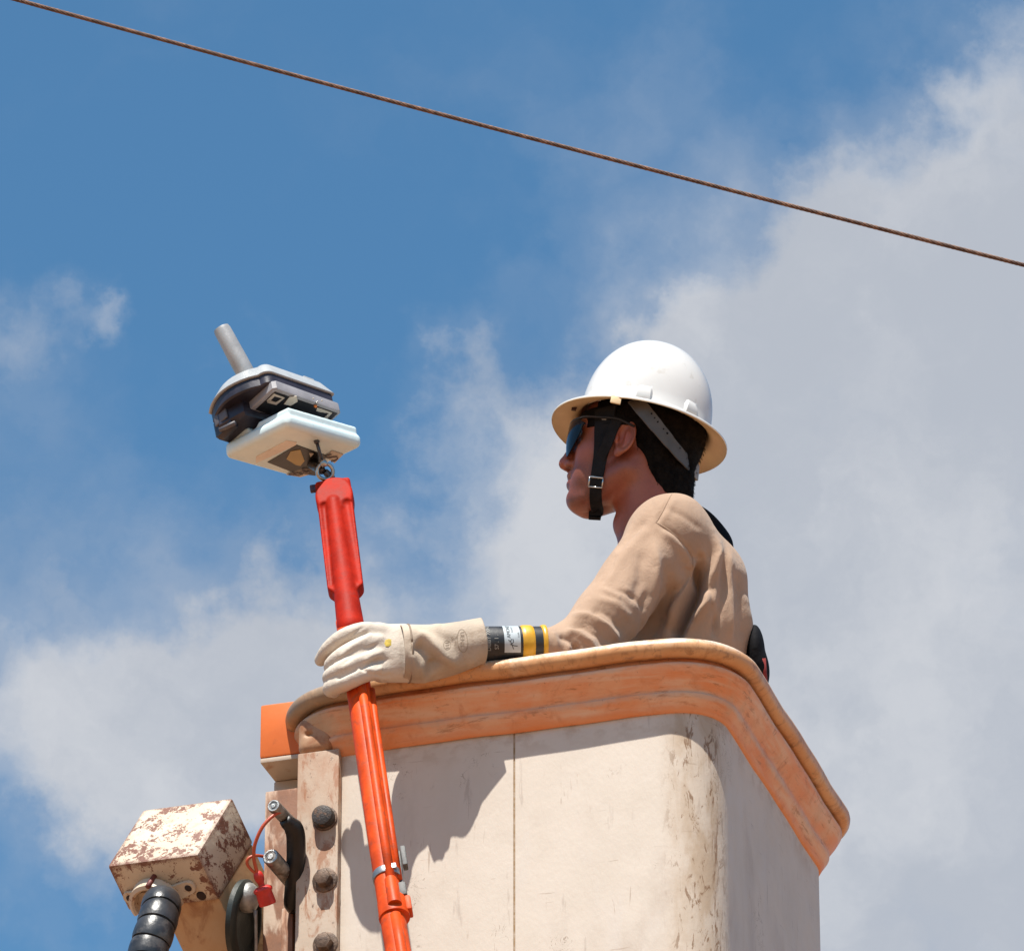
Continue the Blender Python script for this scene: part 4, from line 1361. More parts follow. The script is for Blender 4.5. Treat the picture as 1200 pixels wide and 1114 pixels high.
prof_h = []                                     # (0..1 blend dome->brim, radius factor, height)
for th in np.linspace(0, 84, 22):
    r = math.radians(th); prof_h.append((0, math.sin(r) ** .90, (.010 + .1550 * math.cos(r) ** .88)))
NS = 72


def hat_ring(bl, k, z, inset=0.0):
    out_ = []
    for i in range(NS):
        a = 2 * math.pi * i / NS; ca, sa = math.cos(a), math.sin(a)
        xd, yd = -.0055 + (.1140 - inset) * k * ca, (.1000 - inset) * k * sa
        xb, yb = (.1545 - inset) * ca, (.1380 - inset) * sa
        # crown ridge
        zr = .0035 * math.exp(-(yd / .018) ** 2) * (1 if bl == 0 else 0) * min(1, z / .08)
        out_.append(G(xd + (xb - xd) * bl, yd + (yb - yd) * bl, z + zr + .004 * bl * (ca * ca)))
    return out_


outer = [(b, k, z) for b, k, z in prof_h] + [(.02, 1.0, .012), (.10, 1.0, .0045), (.30, 1.0, .0015), (.60, 1.0, -.0035), (.92, 1.0, -.0105), (1.0, 1.0, -.0135)]
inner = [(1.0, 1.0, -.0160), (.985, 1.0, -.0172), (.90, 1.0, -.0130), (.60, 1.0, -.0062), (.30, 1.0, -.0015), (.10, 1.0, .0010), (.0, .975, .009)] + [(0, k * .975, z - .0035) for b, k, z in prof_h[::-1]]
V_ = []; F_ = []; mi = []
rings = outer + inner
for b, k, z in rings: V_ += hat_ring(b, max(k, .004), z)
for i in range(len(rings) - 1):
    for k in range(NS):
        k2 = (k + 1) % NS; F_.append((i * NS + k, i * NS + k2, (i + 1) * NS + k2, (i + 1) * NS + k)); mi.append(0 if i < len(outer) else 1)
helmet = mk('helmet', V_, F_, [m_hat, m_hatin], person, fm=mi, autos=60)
helmet['label'] = 'white full-brim hard hat'
# raised slots round the base of the crown
for a in (34, 83, 128, -34, -83, -128):
    ar = math.radians(a); ca, sa = math.cos(ar), math.sin(ar)
    V_ = []; rows = [(.002, .0155, -.12), (.0060, .0150, .15), (.0062, .0140, .50), (.0035, .0120, .8), (-.002, .0110, 1.0)]
    for (outw, hw, h_) in rows:
        for sd_ in np.linspace(-1, 1, 7):
            aa = ar + sd_ * hw / .1; c2_, s2_ = math.cos(aa), math.sin(aa)
            z = .006 + .030 * h_; k = math.sqrt(max(0, 1 - (max(z - .010, 0) / .158) ** 2))
            e = outw * (1 if abs(sd_) < .99 else -.2)
            V_.append(G(-.0055 + (.1140 * k + e) * c2_, (.1000 * k + e) * s2_, z))
    F_ = [(i * 7 + j, i * 7 + j + 1, (i + 1) * 7 + j + 1, (i + 1) * 7 + j) for i in range(4) for j in range(6)]
    mk('slot_boss', V_, F_, m_hat, helmet, autos=40)
# suspension: liner, sweat band, ratchet strap
m_liner = simple('black_liner', (.010, .010, .010), .85, 0, .5, 120, .3, spec=.1)
m_webg = simple('grey_nylon_strap', (.10, .095, .09), .5, 0, .3, 300, .12, 40)
m_web = simple('black_webbing', (.013, .012, .013), .7, 0, .5, 400, .3, 60, spec=.2)
V_ = []; F_ = []
rl_ = [(.99, .012), (.95, .028), (.86, .055), (.70, .085), (.40, .11), (.02, .118)]
for k, z in rl_:
    for i in range(40):
        a = 2 * math.pi * i / 40; V_.append(G(-.0165 + .094 * k * math.cos(a), .088 * k * math.sin(a), z))
for i in range(len(rl_) - 1):
    for k in range(40):
        k2 = (k + 1) % 40; F_.append((i * 40 + k, i * 40 + k2, (i + 1) * 40 + k2, (i + 1) * 40 + k))
mk('liner', V_, F_, m_liner, helmet)


def ribbon(pts, nrm, wid, th, mats=None):
    pts = [np.asarray(p) for p in pts]; n = len(pts); V_ = []; F_ = []
    if not hasattr(wid, '__len__'): wid = [wid] * n
    for i in range(n):
        d = unit(pts[min(i + 1, n - 1)] - pts[max(i - 1, 0)]); nn = unit(nrm[i] - d * (nrm[i] @ d)); s_ = np.cross(d, nn)
        for (a, b) in ((-1, 0), (-.96, 1), (.96, 1), (1, 0)): V_.append(pts[i] + s_ * a * wid[i] / 2 + nn * b * th)
    for i in range(n - 1):
        for k in range(4): F_.append((i * 4 + k, i * 4 + (k + 1) % 4, (i + 1) * 4 + (k + 1) % 4, (i + 1) * 4 + k))
    F_.append((0, 1, 2, 3)); F_.append(tuple((n - 1) * 4 + k for k in (3, 2, 1, 0)))
    return V_, F_


def skull(X, Y, Z):
    return np.minimum(headsdf(X, Y, Z), hairsdf(X, Y, Z))


# sweat band round the forehead, under the brim
pts = []; nn = []
for a in np.linspace(-115, 115, 36):
    ar = math.radians(a); pts.append(H(-.010 + .095 * math.cos(ar), .0800 * math.sin(ar), .040 + .006 * math.cos(ar))); nn.append(HF * math.cos(ar) + HL * math.sin(ar))
g = Geo(); g.add(*ribbon(pts, nn, .036, .0025)); g.obj('sweat_band', m_liner, helmet)
# chin strap down the cheek
sp = smooth_path([(711, 479), (710, 492), (708, 512), (704, 532), (700.5, 555), (698, 575), (698, 590), (700, 599)], 4)
wid = np.interp(np.linspace(0, 1, len(sp)), [0, .25, .45, .7, 1], [.044, .036, .024, .021, .022])
pts = []; nn = []
for s_ in sp:
    p, n_ = hit(s_[0], s_[1], skull); pts.append(p + n_ * .0025); nn.append(n_)
for _ in range(3):
    pts = [pts[0]] + [(pts[i - 1] + 2 * pts[i] + pts[i + 1]) / 4 for i in range(1, len(pts) - 1)] + [pts[-1]]
    nn = [nn[0]] + [unit(nn[i - 1] + 2 * nn[i] + nn[i + 1]) for i in range(1, len(nn) - 1)] + [nn[-1]]
wid = list(wid)
# under the chin to the far side
last = to_h(pts[-1])
for yy in np.linspace(.8, -1, 10):
    t_ = abs(yy); pts.append(H(last[0] + .004, last[1] * yy, last[2] - .012 * (1 - t_ ** 2) - .003)); nn.append(unit(HL * yy - HU * (1 - t_ * .7))); wid.append(.021)
g = Geo(); g.add(*ribbon(pts, nn, wid, .0028))
rear = smooth_path([H(.010, .082, .034), H(.018, .081, .010), H(.026, .075, -.016), pts[13]], 5)
g.add(*ribbon(rear, [HL] * len(rear), .018, .0024))
strap = g.obj('chin_strap', m_web, helmet, autos=40)
m_buck = simple('bright_buckle', (.72, .70, .66), .25, .9, .1, 200)
bk = min(range(len(pts)), key=lambda i: abs(PX(pts[i])[1] - 565) + (999 if i > 30 else 0))
bp, bn_ = pts[bk] + nn[bk] * .0035, nn[bk]; bd_ = unit(pts[bk - 1] - pts[bk + 1]); bs = np.cross(bd_, bn_)
g = Geo()
cnr = [bp + bs * a * .0118 + bd_ * b * .0085 for a, b in ((-1, -1), (1, -1), (1, 1), (-1, 1), (-1, -1))]
for i in range(4): g.add(*tube([cnr[i], cnr[i + 1]], .0014 if i != 2 else .0019, 8))
g.obj('buckle', m_buck, strap)
v, f = box(pts[4] + nn[4] * .003, unit(np.cross(nn[4], bd_)), bd_, nn[4], -.0045, .0045, -.0012, .0012, -.0005, .0008, 0); mk('strap_mark', v, f, simple('grey_mark', (.45, .45, .44), .5), strap, smooth=False)
# grey ratchet strap behind the ear
rp = []; rn2 = []
for (px, py, hh_) in ((744, 468, .060), (752, 478, .088), (765, 494, .094), (779, 511, .090), (793, 528, .074), (805, 541, .050), (813, 549, .022), (816, 549, -.01), (812, 538, -.06)):
    p = K(px, py, TOW(HO) + hh_); rp.append(p); rn2.append(unit((p - H(-.02, 0, .0)) - HU * ((p - H(-.02, 0, 0)) @ HU)))
rp2 = smooth_path(rp, 4); rn3 = [rn2[min(len(rn2) - 1, int(i / 4 + .5))] for i in range(len(rp2))]
g = Geo(); g.add(*ribbon(rp2, rn3, .027, .0022)); rs = g.obj('ratchet_strap', m_webg, helmet, autos=40)
for (hx_, hy_, r_) in ((763.5, 484.5, .0016), (767, 489.5, .0017), (770.5, 494, .0022), (777.5, 502.5, .0015), (782, 507.5, .0020), (797, 525, .0012), (804, 533, .0011), (810, 540, .0011)):
    i = min(range(len(rp2)), key=lambda k: np.hypot(*(PX(rp2[k]) - np.array([hx_ - 4, hy_ + 3]))))
    base_ = rp2[i]; nrm_ = unit(rn3[i]); vv = DV + (hx_ - 600) / FPX * RV - (hy_ - 557) / FPX * UV
    p = CAM + vv * (((base_ + nrm_ * .0024 - CAM) @ nrm_) / (vv @ nrm_))
    g = Geo(); g.add(*lathe(p, nrm_, [(r_, -.0004), (r_, .0003), (r_ * .3, .0004)], 10)); g.obj('hole', m_liner, rs)
i = len(rp) * 2 + 4
v, f = box(K(812, 550, TOW(HO) + .026), unit(rp2[-12] - rp2[-16]), HU, unit(rn2[5]), -.004, .012, -.016, .014, -.004, .006, .002)
mk('adjuster', v, f, simple('grey_adjuster', (.33, .32, .31), .4, 0, .1), rs, autos=40)
# pale key tab hanging from the brim and the grey anchor clip
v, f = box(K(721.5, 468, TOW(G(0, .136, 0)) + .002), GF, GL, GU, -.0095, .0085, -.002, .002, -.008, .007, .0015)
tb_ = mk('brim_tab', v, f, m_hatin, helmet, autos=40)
g = Geo(); g.add(*lathe(K(721.5, 469.5, TOW(G(0, .136, 0)) + .0035), unit(GL - GU * .3), [(.0017, 0), (.0017, .001), (.0004, .0011)], 10)); g.obj('hole', simple('rust_brown', (.18, .06, .03), .6), tb_)
v, f = box(K(784, 487, TOW(G(-.05, .08, 0))), GF, GL, GU, -.014, .012, -.002, .002, -.010, .006, .0015); mk('anchor_clip', v, f, m_webg, helmet, autos=40)
v, f = box(K(673, 479, TOW(G(.08, .03, 0))), unit(GF - GL * .3), GL, GU, -.004, .005, -.003, .003, -.003, .003, .001); mk('front_anchor', v, f, simple('brown_anchor', (.06, .02, .015), .6), helmet, autos=40)

# ------------------------------------------------------------------ shirt
m_shirt, ht, hb = mat_new('tan_cotton_shirt')
ho = ht.coord()
hcx = ht.mix(ht.step(ht.noise(ho, 6, 5), .35, .65), (.368, .246, .168), (.412, .280, .196))
hcx = ht.mix(ht.step(ht.noise(ho, (26, 26, 14), 7, .65, (2, 5, 1)), .62, .74, 0, .35), hcx, (.27, .18, .12))
hcx = ht.mix(ht.step(ht.noise(ho, (11, 11, 8), 6, .6, (6, 1, 3), .6), .54, .70, 0, .4), hcx, (.28, .185, .125))
ht.put(hb.inputs['Base Color'], hcx); hb.inputs['Roughness'].default_value = .88; hb.inputs['Specular IOR Level'].default_value = .2
hb.inputs['Sheen Weight'].default_value = .15
wv1 = ht.new('ShaderNodeTexWave', _wave_type='BANDS', _bands_direction='DIAGONAL'); ht.put(wv1.inputs['Vector'], ho); wv1.inputs['Scale'].default_value = 420; wv1.inputs['Distortion'].default_value = 2
hbn = ht.new('ShaderNodeBump'); hbn.inputs['Strength'].default_value = .5; hbn.inputs['Distance'].default_value = .0012
ht.put(hbn.inputs['Height'], ht.math('ADD', ht.math('MULTIPLY', wv1.outputs[0], .25), ht.math('ADD', ht.noise(ho, 300, 4), ht.math('MULTIPLY', ht.noise(ho, (38, 38, 22), 5, .6, (0, 0, 0), .8), 5.0))))
ht.l.new(hbn.outputs[0], hb.inputs['Normal'])

SHL = R(.262, .120, .312); SHR = R(.262, .480, .312)
ELB = R(.105, .035, .050); WR = P(628, 758.5, REF[1] - .028)


def rel(p): return tuple(np.asarray(p) - REF)


def shirtsdf(X, Y, Z):
    x, y, z = X - REF[0], Y - REF[1], Z - REF[2]
    d = ell(x, y, z, (.275, .30, .185), (.108, .180, .215))
    d = sm(d, ell(x, y, z, (.290, .30, -.04), (.118, .165, .30)), .06)
    d = sm(d, ell(x, y, z, (.318, .215, .215), (.075, .105, .125)), .05)
    d = sm(d, seg(x, y, z, rel(SHL), (.322, .195, .272), .064, .066), .03)
    d = sm(d, seg(x, y, z, (.250, .300, .342), rel(SHL + np.array([.004, 0, 0])), .055, .056), .04)
    d = sm(d, seg(x, y, z, (.250, .300, .342), rel(SHR), .055, .056), .04)
    arm = seg(x, y, z, rel(SHL), rel(ELB), .064, .051)
    d = sm(d, arm, .022)
    d = sm(d, seg(x, y, z, rel(ELB), rel(WR), .048, .0330), .030)
    d = smx(d, -((x - WR[0] + REF[0]) - .014), .004)
    d = sm(d, seg(x, y, z, rel(SHR), (.235, .515, .03), .060, .050), .03)
    d = sm(d, seg(x, y, z, (.235, .515, .03), (.08, .47, -.08), .048, .040), .03)
    d = smx(d, -(z + .30), .01)
    hole = seg(x, y, z, (.205, .285, .44), (.240, .298, .345), .064, .058)
    d = smx(d, -hole, .008)
    # open cuff
    return d


lo = R(.030, -.085, -.31); hi = R(.425, .595, .42)
v, q = nets(shirtsdf, lo, hi, .0027)
v = relax(v, q, 2)
nr = orient_out(v, q, shirtsdf)
FL = [
    ([(786, 578), (777, 598), (769, 613)], -.0032, 3.0, 0), ([(792, 580), (783, 600), (775, 612)], .002, 5, 0),
    ([(769, 613), (790, 626), (806, 642), (813, 657)], -.0035, 2.8, 0), ([(772, 620), (790, 633), (803, 648), (806, 660)], .003, 6, 0),
    ([(812, 652), (812, 668), (804, 692), (793, 718), (783, 742)], .012, 8, -.2), ([(820, 655), (820, 688), (808, 712), (798, 732), (788, 752)], -.040, 8.5, 0),
    ([(838, 622), (838, 648), (833, 672), (824, 690), (826, 706), (812, 722), (790, 748)], .015, 6.5, -.2), ([(848, 640), (848, 690), (842, 720), (832, 750)], -.0055, 5, 0),
    ([(852, 640), (858, 690), (856, 750)], .006, 6, 0), ([(864, 665), (869, 710), (868, 755)], -.005, 6, 0), ([(872, 690), (878, 730), (880, 770)], .006, 5, 0),
    ([(765, 625), (770, 665), (765, 700), (748, 730), (738, 758)], .0075, 7, -.2), ([(778, 650), (782, 690), (770, 725), (762, 750)], -.0085, 8, 0),
    ([(800, 664), (794, 700), (782, 726)], .006, 6, 0), ([(752, 640), (752, 680), (738, 710)], -.0055, 9, 0),
    ([(764, 616), (742, 636), (722, 662), (706, 690)], .0035, 7, 0), ([(760, 606), (738, 628), (722, 650)], -.0035, 5, 0),
    ([(668, 722), (690, 722), (712, 735), (728, 756)], .0085, 5.0, 0), ([(664, 731), (684, 733), (702, 745), (712, 762)], -.0085, 4.5, 0), ([(660, 737), (676, 741), (692, 752), (700, 768)], .0065, 4.5, 0),
    ([(654, 744), (668, 750), (680, 765)], -.0055, 4.5, 0), ([(690, 712), (712, 722), (732, 742)], -.0055, 6, 0), ([(696, 700), (722, 708), (742, 728)], .0045, 6, 0),
    ([(668, 752), (664, 765), (661, 775)], .0045, 4, 0), ([(676, 752), (674, 768), (672, 776)], -.0055, 4, 0),
    ([(705, 690), (720, 697), (728, 702)], .003, 4, 0),
]
FL = [(a_, b_ * (1.0 if abs(b_) < .02 else 1.25), c_ * .86, d_) for a_, b_, c_, d_ in FL]
FL += [([(700, 715), (716, 728), (728, 746)], .0030, 2.6, 0), ([(684, 728), (702, 738), (716, 756)], -.0035, 2.4, 0), ([(648, 738), (652, 750), (652, 764)], .0030, 3, 0),
       ([(722, 690), (744, 700), (756, 716)], -.0028, 3, 0), ([(758, 690), (750, 722), (744, 748)], -.0040, 3.2, 0), ([(788, 668), (786, 700), (774, 738)], -.0045, 3.4, 0),
       ([(795, 672), (790, 704), (778, 738)], .0035, 3.4, 0), ([(842, 655), (838, 690), (834, 730)], .0038, 3.2, 0), ([(856, 660), (862, 700), (862, 755)], -.0040, 3.2, 0),
       ([(830, 700), (838, 725), (840, 752)], -.0040, 3.6, 0), ([(812, 728), (802, 745), (796, 756)], .0045, 3.2, 0), ([(780, 596), (800, 604), (826, 622)], -.0022, 4, 0),
       ([(724, 648), (716, 668), (702, 688)], -.0022, 3, 0), ([(744, 612), (728, 636), (716, 656)], .0020, 3.5, 0), ([(822, 640), (828, 660), (826, 684)], .0035, 3, 0)]
v = folds(v, nr, FL)
# soft overall slackness of the cloth
rr_ = v - REF
v = v + nr * (.0009 * np.sin(rr_[:, 2] * 62 + rr_[:, 0] * 25 + 2 * np.sin(rr_[:, 1] * 19)) + .0008 * np.sin(rr_[:, 0] * 70 - rr_[:, 2] * 38 + 1.5 * np.sin(rr_[:, 2] * 22)))[:, None]
v = relax(v, q, 1, .4)
shirt = mk('shirt', v, q, m_shirt, person)
from mathutils.bvhtree import BVHTree
m_seam = simple('shirt_seam_thread', (.42, .28, .19), .9)


def draped(bvh_, line, off, n=6):
    pts = []
    for (px, py) in smooth_path([(a, b) for a, b in line], n):
        dr = Vector(unit(DV + (px - 600) / FPX * RV - (py - 557) / FPX * UV)); h_ = bvh_.ray_cast(Vector(CAM), dr)
        if h_[0] is not None: pts.append(np.array(h_[0]) - DV * off)
    return pts


bs_ = BVHTree.FromPolygons([Vector(p) for p in v], [tuple(map(int, r_)) for r_ in q])
for ln_s in ([(787, 579), (781, 590), (776, 600), (769, 612)], [(769, 612), (782, 620), (794, 630), (804, 641), (811, 652), (812, 664)]):
    g = Geo(); g.add(*tube(draped(bs_, ln_s, -.0003), .0013, 6)); g.obj('seam', m_seam, shirt)

# trousers and boots, down inside the bucket
m_trou = simple('navy_trousers', (.03, .035, .06), .85, 0, .4, 200)
m_boot = simple('brown_boots', (.06, .035, .02), .6, 0, .3, 200)


def trousers(X, Y, Z):
    x, y, z = X - REF[0], Y - REF[1], Z - REF[2]
    d = ell(x, y, z, (.285, .30, -.22), (.115, .160, .13))
    for s_ in (-1, 1):
        d = sm(d, seg(x, y, z, (.285, .30 + s_ * .085, -.24), (.270, .30 + s_ * .095, -.60), .088, .066), .03)
        d = sm(d, seg(x, y, z, (.270, .30 + s_ * .095, -.60), (.285, .30 + s_ * .10, -.96), .066, .052), .02)
    return d


v, q = nets(trousers, R(.10, .05, -1.03), R(.45, .56, -.06), .009); mk('trousers', relax(v, q, 2), q, m_trou, person)
for s_ in (-1, 1):
    def boot(X, Y, Z):
        x, y, z = X - REF[0], Y - REF[1], Z - REF[2]
        d = seg(x, y, z, (.285, .30 + s_ * .10, -.90), (.285, .30 + s_ * .10, -1.0), .050, .048)
        d = sm(d, ell(x, y, z, (.215, .30 + s_ * .105, -1.015), (.115, .050, .042)), .03)
        return smx(d, -(z + 1.045), .004)
    v, q = nets(boot, R(.08, .10 if s_ < 0 else .30, -1.06), R(.35, .30 if s_ < 0 else .50, -.84), .008); mk('boot', relax(v, q, 1), q, m_boot, person)

# harness seen behind the back
m_harn = simple('black_harness_web', (.010, .010, .012), .8, 0, .4, 300, spec=.1)
g = Geo()
hs = smooth_path([K(788, 594, TOW(R(.3, .40, .3))), K(804, 594, TOW(R(.3, .41, .3))), K(823, 603, TOW(R(.3, .41, .3))), K(839, 618, TOW(R(.3, .41, .3))), K(849, 634, TOW(R(.3, .40, .25))), K(850, 652, TOW(R(.3, .39, .2)))], 6)
g.add(*tube(hs, [(.0055, .014)] * len(hs), 12)); hn = g.obj('harness', m_harn, person)


def pouch(X, Y, Z):
    c = K(884, 764, TOW(R(.38, .30, .0))); x, y, z = X - c[0], Y - c[1], Z - c[2]
    d = ell(x, y, z, (0, .02, .0), (.019, .06, .055)); return sm(d, ell(x, y, z, (.006, .02, -.03), (.020, .05, .035)), .01)


cc = K(884, 764, TOW(R(.38, .30, .0)))
v, q = nets(pouch, cc - .09, cc + .11, .004); mk('back_pouch', relax(v, q, 1), q, m_harn, hn)
g = Geo(); rc0 = K(896, 785, TOW(R(.38, .30, 0)) + .03); g.add(*tube([rc0 + V(-.004, .02, 0), rc0 + V(.0, -.03, 0)], [(.006, .008), (.006, .01)], 10)); g.obj('red_tab', simple('dark_red_webbing', (.22, .015, .012), .8), hn)

# ------------------------------------------------------------------ rubber glove sleeve and leather protector
m_rub = simple('black_glove_rubber', (.022, .022, .024), .42, 0, .15, 120, .3, 30, spec=.5)
m_yel = simple('yellow_rubber_band', (.80, .42, .02), .38, 0, .12, 150, .12, 30, spec=.5, dirt=((.55, .24, .01), 50, .6, .6))
m_label = simple('silver_label', (.58, .64, .66), .4, .1, .08, 200, .06, 30)
YA = lambda px: REF[1] + np.interp(px, [440, 480, 567, 640], [-.066, -.058, -.043, -.024])
ax0, ax1 = P(520, 757, YA(520)), P(645, 756, YA(645))
adir = unit(ax1 - ax0)
as_ = unit(np.cross(adir, EZ)); as_ = as_ if as_ @ -DV > 0 else -as_      # towards the viewer
au = unit(np.cross(as_, adir)); au = au if au[2] > 0 else -au
g = Geo()
r0 = .0320
v, f = tube([P(px, 756.3, YA(px)) for px in (505, 560, 590, 612, 634)], [r0] * 5, 40, side=as_); g.add(v, f)
rubber = g.obj('rubber_glove_cuff', m_rub, person, autos=50)


def ABASE(px): return P(px, 756.3, YA(px))


def band(x0, x1, rr, m, name, parent, bulge=0.0):
    n = 7; g = Geo()
    pts = [ABASE(x) for x in np.linspace(x0, x1, n)]
    rads = [rr + bulge * math.sin(math.pi * i / (n - 1)) ** .5 for i in range(n)]
    rads[0] = rr - .0015; rads[-1] = rr - .0015
    g.add(*tube(pts, rads, 44, side=as_)); return g.obj(name, m, parent, autos=50)


band(608.5, 624, r0 + .0010, m_yel, 'yellow_band', rubber, .0012)
band(632, 641, r0 - .001, m_yel, 'rolled_edge', rubber, .0038)


def on_arm(px0, ang, rr):
    """point on the cuff at a photo column, ang = angle from the viewer side upwards"""
    c = ABASE(px0); return c + (as_ * math.cos(ang) + au * math.sin(ang)) * rr


# label: a curved patch, with its print laid on it
lab0, lab1 = 587.5, 606.5
V_ = []; F_ = []
N1, N2 = 5, 22
for i in range(N1):
    for j in range(N2):
        an = math.radians(-8 - 38 + 112 * j / (N2 - 1)); V_.append(on_arm(lab0 + (lab1 - lab0) * i / (N1 - 1), an, r0 + .0006))
for i in range(N1 - 1):
    for j in range(N2 - 1): F_.append((i * N2 + j, i * N2 + j + 1, (i + 1) * N2 + j + 1, (i + 1) * N2 + j))
lab = mk('label', V_, F_, m_label, rubber)
m_pr = simple('dark_print', (.06, .07, .08), .5)
m_prl = simple('pale_print', (.42, .40, .36), .5)


def arm_text(s, size, px, ang, m, parent, rr, sx=1.0):
    tv, tf = text_geo(s, size)
    pts = []
    for x, y in tv:                                 # reads upwards along the wrist's girth
        pts.append(on_arm(px - y * 710 * sx, math.radians(ang) + x / rr, rr))
    return mk('lettering', pts, tf, m, parent, smooth=False)


arm_text('AMONLY', .0085, 593, 28, m_pr, lab, r0 + .0010)
arm_text('INSPECT', .0042, 597.5, 30, m_pr, lab, r0 + .0010)
arm_text('CLASS', .0038, 604.5, 8, m_pr, lab, r0 + .0010)
for ln in ([(592, -8), (594.5, -14), (596, -22), (597, -30), (598, -36)], [(594, -22), (599, -26), (602.5, -27)], [(594, -14), (595.5, -7), (598, -8), (597.8, -16), (595, -21)]):
    V_ = []; F_ = []
    sv, sf = stroke([(x, a * .4) for x, a in ln], .9)
    mk('lettering', [on_arm(x, math.radians(a / .4), r0 + .0010) for x, a in sv], sf, m_pr, lab, smooth=False)
arm_text('DIBBY 700HD', .0090, 569.5, 6, m_prl, rubber, r0 + .0005)
arm_text('S7 . 1 .', .0095, 578.5, -14, m_prl, rubber, r0 + .0005)

# leather gauntlet cuff
m_lea, let_, leb = mat_new('pale_leather')
lo_ = let_.coord()
lc_ = let_.mix(let_.step(let_.noise(lo_, 12, 6), .35, .65), (.50, .43, .355), (.56, .49, .41))
lc_ = let_.mix(let_.step(let_.noise(lo_, 45, 8, .7, (3, 3, 3)), .58, .70, 0, .45), lc_, (.33, .25, .18))
let_.put(leb.inputs['Base Color'], lc_); leb.inputs['Roughness'].default_value = .7; leb.inputs['Specular IOR Level'].default_value = .3
ln_ = let_.new('ShaderNodeBump'); ln_.inputs['Strength'].default_value = .4; ln_.inputs['Distance'].default_value = .0015
let_.put(ln_.inputs['Height'], let_.math('ADD', let_.noise(lo_, 350, 5, .7), let_.math('MULTIPLY', let_.noise(lo_, 60, 5, .6, (1, 1, 1), .7), 2.6))); let_.l.new(ln_.outputs[0], leb.inputs['Normal'])
m_leac = simple('tan_leather_cuff', (.56, .455, .35), .75, 0, .35, 260, .12, 14, spec=.3, dirt=((.40, .28, .19), 30, .58, .4))

cw = [(470, 765, .046, .040), (479, 765.5, .0475, .041), (490, 766, .0475, .041), (505, 765, .046, .041), (522, 762, .0435, .041), (540, 758.5, .042, .041), (556, 755.5, .0415, .041), (565, 754, .0412, .041)]
NSg = 56
xs_ = np.linspace(470, 565.5, 60)
Vv = []
for x in xs_:
    cy, rv, rh = [np.interp(x, [c[0] for c in cw], [c[k] for c in cw]) for k in (1, 2, 3)]
    for k in range(NSg):
        th = 2 * math.pi * k / NSg
        xo = x + 3.2 * math.cos(th - .3) * max(0, (x - 540) / 25) * -1 * math.sin(th) + (1.5 if x > 560 else 0) * 0
        c = P(xo, cy, YA(x)); sq = 1.0 + .05 * abs(math.sin(2 * th))
        Vv.append(c + (as_ * math.cos(th) * rh + au * math.sin(th) * rv) * sq)
Vv = np.array(Vv); nX = len(xs_)
qd = np.array([(i * NSg + k, i * NSg + (k + 1) % NSg, (i + 1) * NSg + (k + 1) % NSg, (i + 1) * NSg + k) for i in range(nX - 1) for k in range(NSg)])
cen = np.repeat(np.array([P(x, np.interp(x, [c[0] for c in cw], [c[1] for c in cw]), YA(x)) for x in xs_]), NSg, axis=0)
nrm_ = Vv - cen; nrm_ = nrm_ - (nrm_ @ adir)[:, None] * adir; nrm_ /= np.linalg.norm(nrm_, axis=1, keepdims=True)
CF = [([(484, 742), (497, 745), (509, 757), (519, 768), (530, 774), (544, 768)], .0085, 6.0, 0), ([(486, 752), (495, 760), (506, 772), (514, 786)], -.0130, 8, 0),
      ([(488, 735), (505, 738), (522, 748), (534, 760)], -.0040, 6, 0), ([(480, 738), (500, 733), (520, 733)], .003, 5, 0),
      ([(493, 775), (496, 790), (500, 800)], .005, 5, 0), ([(503, 776), (509, 790)], -.007, 5, 0), ([(528, 782), (545, 779), (562, 772)], .003, 6, 0), ([(484, 760), (486, 780), (488, 798)], .004, 4, 0)]
Vv = folds(Vv, nrm_, CF)
allv = np.concatenate([Vv, Vv - nrm_ * .0028]); n0 = len(Vv)
F_ = [tuple(r_) for r_ in qd] + [tuple(r_ + n0)[::-1] for r_ in qd]
for k in range(NSg):
    k2 = (k + 1) % NSg; a = (nX - 1) * NSg
    F_.append((a + k, a + k2, n0 + a + k2, n0 + a + k)); F_.append((k2, k, n0 + k, n0 + k2))
cuff = mk('leather_gauntlet_cuff', allv, F_, m_leac, person)

# glove hand
def fp(px, py, y): return P(px, py, REF[1] + y)


FG = [
    ([(443, 741, -.064), (425, 739, -.074), (402, 746, -.074), (385, 760, -.060), (376, 773, -.034)], [.0150, .0140, .0125, .0118, .0100]),
    ([(440, 755, -.070), (424, 757, -.082), (402, 768, -.083), (389, 779, -.060), (390, 785, -.028)], [.0155, .0150, .0140, .0125, .0110]),
    ([(440, 769, -.072), (424, 773, -.085), (402, 784, -.086), (387, 793, -.062), (390, 797, -.024)], [.0150, .0145, .0138, .0125, .0108]),
    ([(444, 786, -.066), (428, 788, -.080), (405, 799, -.082), (388, 806, -.060), (391, 809, -.020)], [.0150, .0150, .0142, .0130, .0110]),
]
TH = ([(466, 750, -.030), (444, 742, .004), (424, 741, .020), (408, 750, .016)], [.022, .017, .014, .012])


